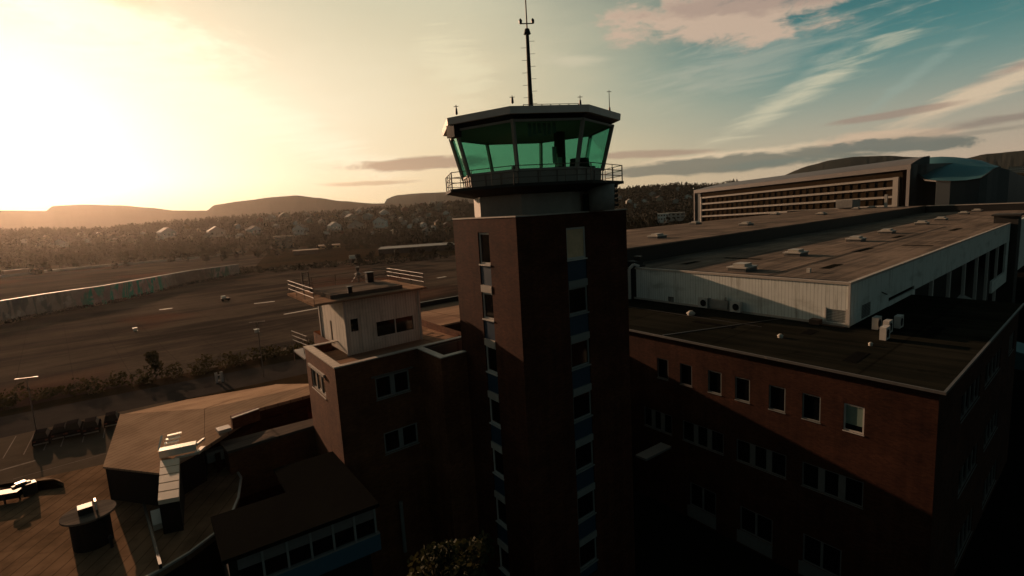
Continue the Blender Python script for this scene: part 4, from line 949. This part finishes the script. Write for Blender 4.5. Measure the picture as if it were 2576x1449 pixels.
# ================================================================ hills
def azt(px, py):
    r = ray(px, py); return math.atan2(r.x, r.y), r.z/math.hypot(r.x, r.y)
def profile(pts):
    q = sorted(azt(*p) for p in pts)
    def f(a):
        if a <= q[0][0]: return q[0][1]
        if a >= q[-1][0]: return q[-1][1]
        for i in range(len(q)-1):
            if q[i][0] <= a <= q[i+1][0]:
                t = (a-q[i][0])/(q[i+1][0]-q[i][0]); t = t*t*(3-2*t)*.5+t*.5; return q[i][1]*(1-t)+q[i+1][1]*t
    return f
def ridge(name, pts, d0, d1, d2, m_, a0=None, a1=None, rough=.0006, fade=.06):
    f = profile(pts); A0 = azt(*pts[0])[0] if a0 is None else a0; A1 = azt(*pts[-1])[0] if a1 is None else a1
    N, M = 420, 16; me = MB(False)
    for j in range(M+1):
        s_ = j/M
        for i in range(N+1):
            a = A0+(A1-A0)*i/N; e = min(1, (i/N)/fade, (1-i/N)/fade) if fade else 1
            if s_ < .7: t = s_/.7; d = d0+(d1-d0)*t; k = t*t*(3-2*t)
            else: t = (s_-.7)/.3; d = d1+(d2-d1)*t; k = 1-t*t*.9
            zt = H+d1*f(a); ns = noise.noise(Vector((a*60, s_*3, d1*.001)))*.5+noise.noise(Vector((a*240, s_*8, 3)))*.3
            z = GZ-3+(zt-GZ+3)*k*e+ns*d1*rough*(4 if .05 < s_ < .6 else 1); me.v.append((d*math.sin(a), d*math.cos(a), z))
    for j in range(M):
        for i in range(N): q = j*(N+1)+i; me.f.append([q, q+1, q+N+2, q+N+1]); me.mi.append(0)
    return tag(me.build(name, m_, None, True), kind='structure')
ridge('distant_hills', [(-500, 520), (-100, 532), (0, 530), (115, 531), (132, 519), (200, 515), (300, 517), (370, 522), (440, 530), (520, 530), (540, 516), (600, 507), (690, 496), (745, 492), (800, 498), (860, 506), (940, 512), (1100, 514), (1300, 512)], 2600, 4200, 5200, 'hill_far')
ridge('distant_blue_hill', [(930, 520), (955, 507), (1000, 491), (1060, 486), (1140, 483), (1250, 474), (1400, 470), (1540, 474), (1640, 480)], 3200, 5200, 6200, 'hill_blue')
ridge('eastern_hills', [(1900, 470), (2040, 416), (2090, 403), (2150, 395), (2220, 392), (2320, 396), (2420, 400), (2480, 388), (2576, 379), (2700, 372), (3200, 350)], 2200, 3600, 4600, 'hill_far')
mp = [(-500, 598), (0, 590), (250, 583), (430, 568), (560, 556), (700, 548), (850, 540), (1000, 527), (1140, 515), (1250, 507), (1400, 500), (1530, 488), (1600, 482), (1700, 474), (1790, 476), (1900, 460), (2300, 446), (3200, 380)]
MF = profile(mp); MD0, MD1, MD2 = 740, 1750, 2300
ridge('wooded_hillside', mp, MD0, MD1, MD2, 'hill_near', rough=.0002, fade=0)
def hill_z(x, y):
    d = math.hypot(x, y); a = math.atan2(x, y); t = (d-MD0)/(MD1-MD0)
    if t <= 0: return GZ
    if t > 1: return H+MD1*MF(a)
    k = t*t*(3-2*t); return GZ-3+(H+MD1*MF(a)-GZ+3)*k
def hit(px, py):
    r = ray(px, py); h = math.hypot(r.x, r.y); d = 400
    while d < MD1:
        x, y, z = r.x/h*d, r.y/h*d, H+r.z/h*d
        if z <= hill_z(x, y): return Vector((x, y, hill_z(x, y)))
        d += 4
    return Vector((x, y, hill_z(x, y)))
# houses
houses = [ # px, py(base), width px, wall px, colour, roof, turn, label
 (646, 590, 26, 12, 'wall_white', 'tile_dark', .5, 'large pale gabled house directly above the beige gate building'),
 (752, 592, 30, 15, 'wall_white', 'tile_dark', -.5, 'large white gabled house just right above the gate building'),
 (846, 580, 28, 11, 'wall_white', 'tile_pale', .4, 'white house with bright gable in the middle of the left hillside'),
 (955, 574, 30, 16, 'wall_white', 'tile_dark', -.3, 'tall white house with rounded gable right of the bright gabled house'),
 (897, 574, 44, 5, 'wall_grey', 'tile_pale', 0, 'long low pale-roofed house between the two white gabled houses'),
 (888, 556, 24, 9, 'wall_cream', 'tile_pale', .5, 'cream house above the long low pale roof'),
 (718, 551, 24, 8, 'wall_cream', 'tile_brown', .2, 'cream house high on the slope above the large white gabled house'),
 (680, 557, 22, 8, 'wall_grey', 'tile_pale', -.4, 'grey house up the slope between two large white houses'),
 (548, 596, 36, 13, 'wall_grey', 'tile_pale', .2, 'hazy grey house left of the gate building'),
 (427, 598, 34, 13, 'wall_white', 'tile_pale', .4, 'hazy white house on the left hillside under the hill dip'),
 (288, 606, 26, 8, 'wall_cream', 'tile_brown', 0, 'hazy cream house on the far left slope'),
 (150, 622, 34, 8, 'wall_white', 'wall_white', 0, 'low white flat house at far left above the airfield wall'),
 (120, 605, 18, 6, 'wall_cream', 'tile_brown', .3, 'small hazy house at far left of the slope'),
 (548, 548, 12, 5, 'wall_white', 'tile_dark', 0, 'tiny white house alone under the left end of the ridge'),
 (922, 553, 20, 8, 'wall_grey', 'tile_pale', -.5, 'grey pale-roofed house above left of the tall white house'),
 (968, 540, 22, 5, 'wall_white', 'tile_pale', .2, 'white roofed house on the upper slope above the tall white house'),
 (812, 566, 18, 7, 'wall_cream', 'tile_pale', .1, 'cream house left of the bright gable'),
 (990, 590, 16, 6, 'wall_cream', 'tile_pale', .4, 'small cream house below right of the tall white house'),
 (1075, 592, 26, 10, 'wall_grey', 'tile_pale', 0, 'grey flat house low on the slope left of the tower'),
 (1105, 566, 18, 6, 'wall_ochre', 'tile_brown', .3, 'ochre house low on the slope next to the tower'),
 (1597, 523, 12, 6, 'wall_white', 'wall_white', 0, 'bright little white house in dark woods right of the tower'),
 (1560, 502, 14, 5, 'wall_grey', 'tile_dark', .3, 'grey house in the dark woods closest right of the tower'),
 (1640, 492, 14, 5, 'wall_grey', 'tile_dark', -.3, 'dim grey house high in the woods right of the tower'),
 (1706, 480, 14, 5, 'wall_grey', 'tile_pale', 0, 'dim house just under the tree line above the long office block'),
]
rnd = random.Random(5); gcol = ['wall_white', 'wall_cream', 'wall_grey', 'wall_white', 'wall_ochre', 'wall_red']
generic = [(1020, 532), (1040, 548), (1056, 535), (1078, 546), (1098, 530), (1122, 540), (1130, 556), (1060, 518), (1085, 514), (1108, 520), (1130, 512), (1010, 556), (985, 552), (868, 545), (838, 552), (780, 560), (770, 546), (600, 575), (610, 600), (500, 585), (470, 575), (360, 592), (330, 610), (220, 612), (205, 596), (60, 612), (1120, 590), (1030, 575), (930, 530), (905, 538), (1620, 510), (1660, 505), (1730, 500), (1585, 512), (1700, 512), (1550, 492), (1000, 542), (1018, 566), (1045, 562), (1068, 572), (1092, 580), (1060, 556), (1125, 572), (1132, 526), (975, 566), (940, 590), (862, 590), (820, 590), (800, 545), (745, 566), (700, 575), (655, 560), (625, 586), (575, 600), (520, 600), (480, 604), (400, 604), (250, 596), (100, 620)]
for i, (x, y) in enumerate(generic): houses.append((x, y, rnd.uniform(11, 19), rnd.uniform(4, 7), rnd.choice(gcol), rnd.choice(['tile_dark', 'tile_pale', 'tile_brown']), rnd.uniform(-.7, .7), None))
hspots = []
named = [(h_[0], h_[1], h_[7]) for h_ in houses if h_[7]]; used = set(); cn_ = {'wall_white': 'white', 'wall_cream': 'cream', 'wall_grey': 'grey', 'wall_ochre': 'ochre', 'wall_red': 'dark red', 'wall_beige': 'beige'}
short = {752: 'the large white gabled house', 646: 'the large pale house above the gate building', 846: 'the bright gabled house', 955: 'the tall white house', 968: 'the white roofed upper-slope house', 1075: 'the grey flat house', 1105: 'the ochre house', 548: 'the hazy grey house', 427: 'the hazy white house', 288: 'the hazy cream house', 150: 'the low white flat house', 1640: 'the dim grey high house', 1597: 'the bright little house', 1706: 'the tree-line house', 718: 'the high cream house', 897: 'the long low pale roof', 990: 'the small cream house'}
def genlabel(px, py, wm):
    for nx, ny, _ in sorted(named, key=lambda q: math.hypot(q[0]-px, (q[1]-py)*1.5)):
        if nx not in short: continue
        d_ = ('above ' if py < ny-4 else 'below ' if py > ny+4 else 'level with ')+('and left of ' if px < nx-4 else 'and right of ' if px > nx+4 else '')
        for far in ('small ', 'tiny '):
            l = far+cn_[wm]+' house '+d_+short[nx]
            if l not in used: used.add(l); return l
for px, py, wp, hp_, wm, rm, rot, lab in houses:
    p = hit(px, py); dd = (p-Vector((0, 0, H))).dot(fw); wd, ht = wp*dd/F*1.05, hp_*dd/F*1.15; dp = wd*.7
    side = 'left' if px < 1288 else 'right'
    t = thing('house', lab or genlabel(px, py, wm), 'house', p, 'houses on the wooded hillside' if lab else 'small houses on the hillside '+side+' of the tower')
    vd_ = Vector((p.x, p.y, 0)).normalized(); rt = Vector((vd_.y, -vd_.x, 0)); c, s = math.cos(rot), math.sin(rot); U_ = rt*c+vd_*s; V_ = vd_*c-rt*s
    g = lambda u, v, z: tuple((p+U_*u+V_*v).xy)+(p.z+z,)
    w2 = wd/2; rr = wd*.30
    m = MB(False); m.prism([g(-w2, 0, 0)[:2], g(w2, 0, 0)[:2], g(w2, dp, 0)[:2], g(-w2, dp, 0)[:2]], p.z-6, p.z+ht)
    m.face([g(-w2, 0, ht), g(w2, 0, ht), g(0, 0, ht+rr)]); m.face([g(-w2, dp, ht), g(w2, dp, ht), g(0, dp, ht+rr)]); m.build('wall', wm, t)
    m = MB(False); e = .7
    for s_ in (-1, 1): m.prism([g(s_*(w2+e), -e, 0)[:2], g(0, -e, 0)[:2], g(0, dp+e, 0)[:2], g(s_*(w2+e), dp+e, 0)[:2]], [p.z+ht-.3, p.z+ht+rr, p.z+ht+rr, p.z+ht-.3], [p.z+ht+.1, p.z+ht+rr+.4, p.z+ht+rr+.4, p.z+ht+.1])
    m.build('roof', rm, t); hspots.append((p.x, p.y, wd))
    if wp > 20:
        for i in range(3):
            m = MB(False); u = (-.6+.6*i)*w2; m.face([g(u-wd*.06, -.06, ht*.4), g(u+wd*.06, -.06, ht*.4), g(u+wd*.06, -.06, ht*.75), g(u-wd*.06, -.06, ht*.75)]); m.build('window', 'glass_dark', t)
boxbuild('apartment_block', 'pale apartment block in the woods between the tower and office block', 'building', 1668, 556, 26, 18, 'wall_white', 'wall_white', wins=4, dist=620)
boxbuild('apartment_annex', 'grey lower apartment block right behind the pale one in the woods', 'building', 1700, 552, 44, 16, 'wall_grey', 'wall_grey', wins=4, dist=660)

# ================================================================ office block and arena
Of = thing('office_block', 'long office block with pale floor bands and metallic vaulted roof', 'building', Vector((280, 120, GZ)))
cs_ = lambda px, py, f: at(px, py, f=f)
Lx, Rx = cs_(1745, 478, 330), cs_(2292, 408, 215)
Lx.z, Rx.z = 33.3, 36.6
dO = Vector((Rx.x-Lx.x, Rx.y-Lx.y, 0)); LO = dO.length; dO.normalize(); nO = Vector((-dO.y, dO.x, 0))
if nO.dot(Lx) < 0: nO = -nO
def of(u, v, z): q = Lx+dO*(u*LO)+nO*v; return (q.x, q.y, z)
zt = lambda u: Lx.z+(Rx.z-Lx.z)*u
def ofq(m, u0, u1, v0, v1, a, b):
    """slab between fractions of the top line: a, b metres below the top"""
    i = len(m.v)
    for k in (b, a):
        for u, v in ((u0, v0), (u1, v0), (u1, v1), (u0, v1)): m.v.append(of(u, v, zt(u)-k))
    for q_ in ((3, 2, 1, 0), (4, 5, 6, 7), (0, 1, 5, 4), (1, 2, 6, 5), (2, 3, 7, 6), (3, 0, 4, 7)): m.f.append([i+k for k in q_]); m.mi.append(0)
m = MB(False); ofq(m, .03, .97, 1.2, 40, .6, 40); m.build('glazed_facade', 'arena_glass', Of)
m = MB(False); ofq(m, 0, 1, 0, 40, 0, 1.9); m.build('roof_fascia', 'arena_pale', Of)
m = MB(False); ofq(m, 0, .006, 0, 40, 1.92, 40); m.build('end_wall', 'arena_pale', Of); m = MB(False); ofq(m, .99, 1.0, -.3, 40, 1.92, 40); m.build('end_wall', 'arena_pale', Of)
m = MB(False); ofq(m, .006, .04, .8, 3, 1.92, 40); m.build('dark_recess', 'arena_grey', Of)
for i in range(6): m = MB(False); ofq(m, .045, .955, .35, 1.19, 4.6+i*3.75, 5.5+i*3.75); m.build('floor_band', 'arena_strip', Of)
m = MB(False); ofq(m, .945, .962, .2, 1.19, 4.5, 40); m.build('band_end_post', 'arena_strip', Of); m = MB(False); ofq(m, .041, .05, .2, 1.19, 4.5, 40); m.build('band_end_post', 'arena_strip', Of)
m = MB(False)
for i in range(30): u = .06+.88*i/30; ofq(m, u, u+.001, .8, 1.19, 5.52, 38)
m.build('facade_fins', 'arena_glass', Of)
# vaulted metal roof behind the facade line
me = MB(False); NU, NV = 40, 14
rdg = [(1530, 470), (1790, 464), (1850, 448), (1950, 428), (2040, 416), (2140, 405), (2240, 396), (2262, 396)]
for j in range(NV+1):
    for i in range(NU+1):
        u = i/NU; v = j/NV; base = Vector(of(u, v*46*(1-.74*u), 0)); z = zt(u)+.02+4.6*(1-.32*u)*math.sin(v*math.pi*.5)
        me.v.append((base.x, base.y, z))
for j in range(NV):
    for i in range(NU): q = j*(NU+1)+i; me.f.append([q, q+1, q+NU+2, q+NU+1]); me.mi.append(0)
me.build('vaulted_roof', 'arena_pale', Of, True)
m = MB(False)
for i in range(NU):
    u = i/NU; b0 = of(u, 46*(1-.74*u), 0); b1 = of(u+1/NU, 46*(1-.74*(u+1/NU)), 0); z = zt(u)+4.55*(1-.32*u); m.face([(b0[0], b0[1], GZ), (b1[0], b1[1], GZ), (b1[0], b1[1], z), (b0[0], b0[1], z)])
m.build('rear_wall', 'arena_grey', Of)
m = MB(False)
for k in range(10): v0, v1 = k/10, (k+1)/10; b0, b1 = of(1, v0*12, 0), of(1, v1*12, 0); m.face([(b0[0], b0[1], GZ), (b1[0], b1[1], GZ), (b1[0], b1[1], zt(1)+3.13*math.sin(v1*math.pi*.5)), (b0[0], b0[1], zt(1)+3.13*math.sin(v0*math.pi*.5))])
m.build('gable_wall', 'arena_grey', Of)
# arena with domed teal roof to the right
Ar = thing('indoor_arena', 'big grey rounded arena with teal metal roof at right', 'building', Vector((310, 60, GZ)))
fr_ = [(2297, 422, 225), (2310, 440, 218), (2326, 453, 212), (2355, 456, 206), (2391, 457, 202), (2430, 455, 199), (2465, 449, 197), (2485, 436, 198), (2498, 425, 200), (2513, 420, 202)]
bk_ = [(2300, 412, 270), (2308, 407, 268), (2317, 403, 265), (2335, 396, 262), (2368, 394, 260), (2400, 395, 258), (2430, 398, 255), (2465, 404, 252), (2490, 414, 248), (2513, 418, 245)]
pts = [cs_(*q) for q in fr_]; bks = [cs_(*q) for q in bk_]; n = len(pts); J = 8
wp_ = pts+[cs_(2540, 428, 205), cs_(2562, 439, 215), cs_(2600, 450, 240), cs_(2620, 455, 300)]
m = MB(False)
for i in range(3, len(wp_)-1):
    a, b = wp_[i], wp_[i+1]; m.face([(a.x, a.y, GZ), (b.x, b.y, GZ), tuple(b), tuple(a)])
m.build('curved_wall', 'arena_grey', Ar, True)
me = MB(False)
for j in range(J+1):
    t = j/J
    for i in range(n): q = pts[i].lerp(bks[i], t); me.v.append((q.x, q.y, q.z+.02+2.6*math.sin(t*math.pi)*math.sin(math.pi*i/(n-1))))
for j in range(J):
    for i in range(n-1): q = j*n+i; me.f.append([q, q+1, q+n+1, q+n]); me.mi.append(0)
me.build('domed_roof', 'teal_metal', Ar, True)
m = MB(False)
for i in range(n-1): a, b = bks[i], bks[i+1]; m.face([(a.x, a.y, GZ), (b.x, b.y, GZ), tuple(b), tuple(a)])
m.build('rear_wall', 'arena_grey', Ar)
m = MB(False)
for i in range(n-1): a, b = pts[i], pts[i+1]; m.bar((a.x-.3, a.y-.3, a.z), (b.x-.3, b.y-.3, b.z), .5, .5)
m.build('roof_gutter', 'dark_metal', Ar)
m = MB(False)
for i in range(n-1, len(wp_)-1): a, b = wp_[i], wp_[i+1]; c1 = wp_[-1]; m.face([tuple(a), tuple(b), (b.x+25, b.y+22, b.z+.3), (a.x+25, a.y+22, a.z+.3)])
m.build('side_roof', 'arena_pale', Ar)
for (px, py, w_, h_, l) in ((2556, 442, 30, 22, 'pale high apartment row on the hillside at the right edge'),):
    boxbuild('apartment_row', l, 'building', px, py, w_, h_, 'wall_grey', 'tile_dark', wins=7, dist=1500)

# ================================================================ vegetation
def leaves(mb, c, rx, ry, rz, n, s, rng, shell=.45, skirt=0):
    for _ in range(n):
        while True:
            v = Vector((rng.uniform(-1, 1), rng.uniform(-1, 1), rng.uniform(-1, 1)))
            if shell < v.length < 1: break
        p = Vector((c.x+v.x*rx, c.y+v.y*ry, c.z+v.z*rz)); d = Vector((rng.gauss(0, 1), rng.gauss(0, 1), rng.gauss(0, 1))).normalized()
        u = d.orthogonal().normalized()*s*rng.uniform(.6, 1.3); w_ = d.cross(u).normalized()*s*rng.uniform(.5, 1.0)
        i = len(mb.v); mb.v += [tuple(p-u), tuple(p+w_), tuple(p+u), tuple(p-w_)]; mb.f.append([i, i+1, i+2, i+3]); mb.mi.append(0)
def tree(p, h, r, label, m_='leaf_dark', n=260, s=.5, group=None, name='tree', clumps=9, seed=1, conifer=False):
    rng = random.Random(seed); t = thing(name, label, 'tree', p, group)
    m = MB(False); m.tube(p-Vector((0, 0, .3)), p+Vector((rng.uniform(-.2, .2), rng.uniform(-.2, .2), h*.55)), h*.022+.04, 8, h*.012)
    for k in range(6): a = rng.uniform(0, 6.28); z = h*rng.uniform(.3, .5); m.tube(p+Vector((0, 0, z)), p+Vector((math.cos(a)*r*.6, math.sin(a)*r*.6, z+h*.22)), h*.010+.02, 5, .02)
    m.build('trunk', 'trunk', t)
    m = MB(False); cn = clumps
    for k in range(cn):
        if conifer: f_ = (k+.5)/cn; c = p+Vector((rng.uniform(-.1, .1)*r, rng.uniform(-.1, .1)*r, h*(.15+.8*f_))); q = r*(1-f_)*.9+.15; leaves(m, c, q, q, h*.09, n//cn, s, rng, .2)
        else: a = rng.uniform(0, 6.28); q = rng.uniform(.1, .62)*r; c = p+Vector((math.cos(a)*q, math.sin(a)*q, h*rng.uniform(.40, .86))); rr = r*rng.uniform(.32, .52); leaves(m, c, rr, rr, rr*.85, n//cn, s, rng, .35)
    m.build('crown', m_, t); return t
q = at(1145, 1345, d=26.5)
tree(Vector((q.x, q.y, GZ)), q.z-GZ+1.9, 2.5, 'olive green tree in the dark yard at the foot of the tower', 'leaf_yard', 7000, .16, clumps=34, seed=3)
p = at(392, 950, z=GZ); tree(Vector((p.x, p.y, GZ)), 6.5, 2.0, 'single upright bushy tree rising from the hedge by the apron', 'leaf_olive', 500, .34, seed=4)
rng = random.Random(11)
spots = [(905, 672, 9), (935, 668, 11), (960, 664, 8), (1000, 664, 11), (1040, 655, 9), (1062, 652, 8), (1130, 648, 12), (1095, 655, 9), (880, 640, 10), (700, 650, 8), (650, 656, 8), (600, 655, 9), (560, 660, 8), (520, 668, 10)]
tn = ['the long dark shed', 'the long dark shed', 'the long dark shed', 'the long dark shed', 'the long dark shed', 'the long dark shed']
order = sorted(range(len(spots)), key=lambda k: spots[k][0]); words = ['leftmost', 'second from the left', 'third from the left', 'fourth from the left', 'fifth from the left', 'sixth from the left', 'seventh from the left', 'seventh from the right', 'sixth from the right', 'fifth from the right', 'fourth from the right', 'third from the right', 'second from the right', 'rightmost, by the tower']
tl = [None]*len(spots)
for r_, k in enumerate(order): tl[k] = ('tall' if spots[k][2] > 10 else 'small' if spots[k][2] < 9 else 'round')+' tree at the far apron edge, '+words[r_]
for i, (px, py, h) in enumerate(spots):
    p = at(px, py, z=GZ); tree(p, h, h*.36, tl[i], 'leaf_far', 150, 1.0, 'trees along the far edge of the apron', clumps=6, seed=20+i)
# hedge along the apron
m = MB(False); hp = [(-40, 143), (-12, 142.5), (13, 136.5), (33, 135), (60, 133.5), (90, 131)]
for i in range(len(hp)-1):
    a, b = Vector(hp[i]), Vector(hp[i+1]); L_ = (b-a).length
    for k in range(int(L_/1.6)):
        c = a.lerp(b, k*1.6/L_); hgt = rng.uniform(1.4, 3.0); leaves(m, Vector((c.x+rng.uniform(-1.5, 1.5), c.y+rng.uniform(-2.5, 2.5), GZ+hgt*.5)), 1.8, 2.0, hgt*.75, 80, .34, rng, .1)
tag(m.build('hedge_scrub', 'leaf_olive'), 'tangled olive scrub along the near edge of the apron', 'scrub', kind='stuff')
# grass clumps along the graffiti wall and beyond
m = MB(False)
for i in range(len(gp)-1):
    a, b = Vector(gp[i]), Vector(gp[i+1])
    for k in range(26): c = a.lerp(b, rng.random()); leaves(m, Vector((c.x+rng.uniform(-1, 2), c.y-2.2, GZ+.5)), 2.2, 1.4, 1.0, 16, .45, rng, .1)
for k in range(160):
    px = rng.uniform(560, 1140); py = 690-(px-560)*.075+rng.uniform(-8, 4); c = at(px, py, z=GZ); leaves(m, c+Vector((0, 0, .8)), 4, 4, 1.6, 14, 1.0, rng, .1)
tag(m.build('verge_bushes', 'leaf_far'), 'low green bushes along the foot of the graffiti wall', 'bushes', kind='stuff')
# far forest
m = MB(False); cnt = 0
def forest_tree(m, c, h, rng):
    r = h*rng.uniform(.24, .36); con = rng.random() < .55
    for k in range(20):
        f_ = rng.random(); q = r*((1-f_)*1.0+.12 if con else math.sin(math.pi*min(1, f_*.9+.1))); a = rng.uniform(0, 6.28)
        p = c+Vector((math.cos(a)*q*rng.uniform(.4, 1), math.sin(a)*q*rng.uniform(.4, 1), h*(.12+.88*f_))); s = h*.14*(1.15-f_*.6)
        d = Vector((rng.gauss(0, 1), rng.gauss(0, 1), rng.gauss(0, .6))).normalized(); u = d.orthogonal().normalized()*s; w_ = d.cross(u).normalized()*s
        i = len(m.v); m.v += [tuple(p-u), tuple(p+w_), tuple(p+u), tuple(p-w_*1.2)]; m.f.append([i, i+1, i+2, i+3]); m.mi.append(0)
while cnt < 4300:
    px = rng.uniform(-60, 1180) if rng.random() < .72 else rng.uniform(1530, 1860)
    a, _ = azt(px, 560); d = 600+1150*rng.random()**.9; x, y = d*math.sin(a), d*math.cos(a); z = hill_z(x, y)
    if any((x-hx)**2+(y-hy)**2 < (w_*.75)**2 for hx, hy, w_ in hspots): continue
    dh = math.hypot(x, y); skip = False
    for hx, hy, w_ in hspots:      # keep the view of each house from the airfield open
        D_ = math.hypot(hx, hy)
        if 0 < D_-dh < 95 and abs(math.atan2(hx, hy)-math.atan2(x, y))*dh < w_*.45: skip = True; break
    if skip: continue
    if d < 760 and (px < 880) and rng.random() < .7: continue
    forest_tree(m, Vector((x, y, z)), rng.uniform(9, 17)*(1.15 if px > 1500 else 1), rng); cnt += 1
tag(m.build('hillside_forest', 'leaf_far'), 'dark mixed forest covering the hillside around the houses', 'forest', kind='stuff')

# ================================================================ evening haze
m = MB(False); m.box(-7500, 9500, -700, 8500, GZ-2, 700); hz = m.build('haze', 'tyre')
hm = bpy.data.materials.new('haze'); hm.use_nodes = True; n_ = hm.node_tree; n_.nodes.clear(); o_ = n_.nodes.new('ShaderNodeOutputMaterial')
v_ = n_.nodes.new('ShaderNodeVolumePrincipled'); v_.inputs['Density'].default_value = HAZE = 3.2e-5; v_.inputs['Color'].default_value = (.95, .85, .75, 1); v_.inputs['Anisotropy'].default_value = .8
n_.links.new(v_.outputs[0], o_.inputs['Volume']); hz.data.materials.clear(); hz.data.materials.append(hm); tag(hz, kind='stuff')
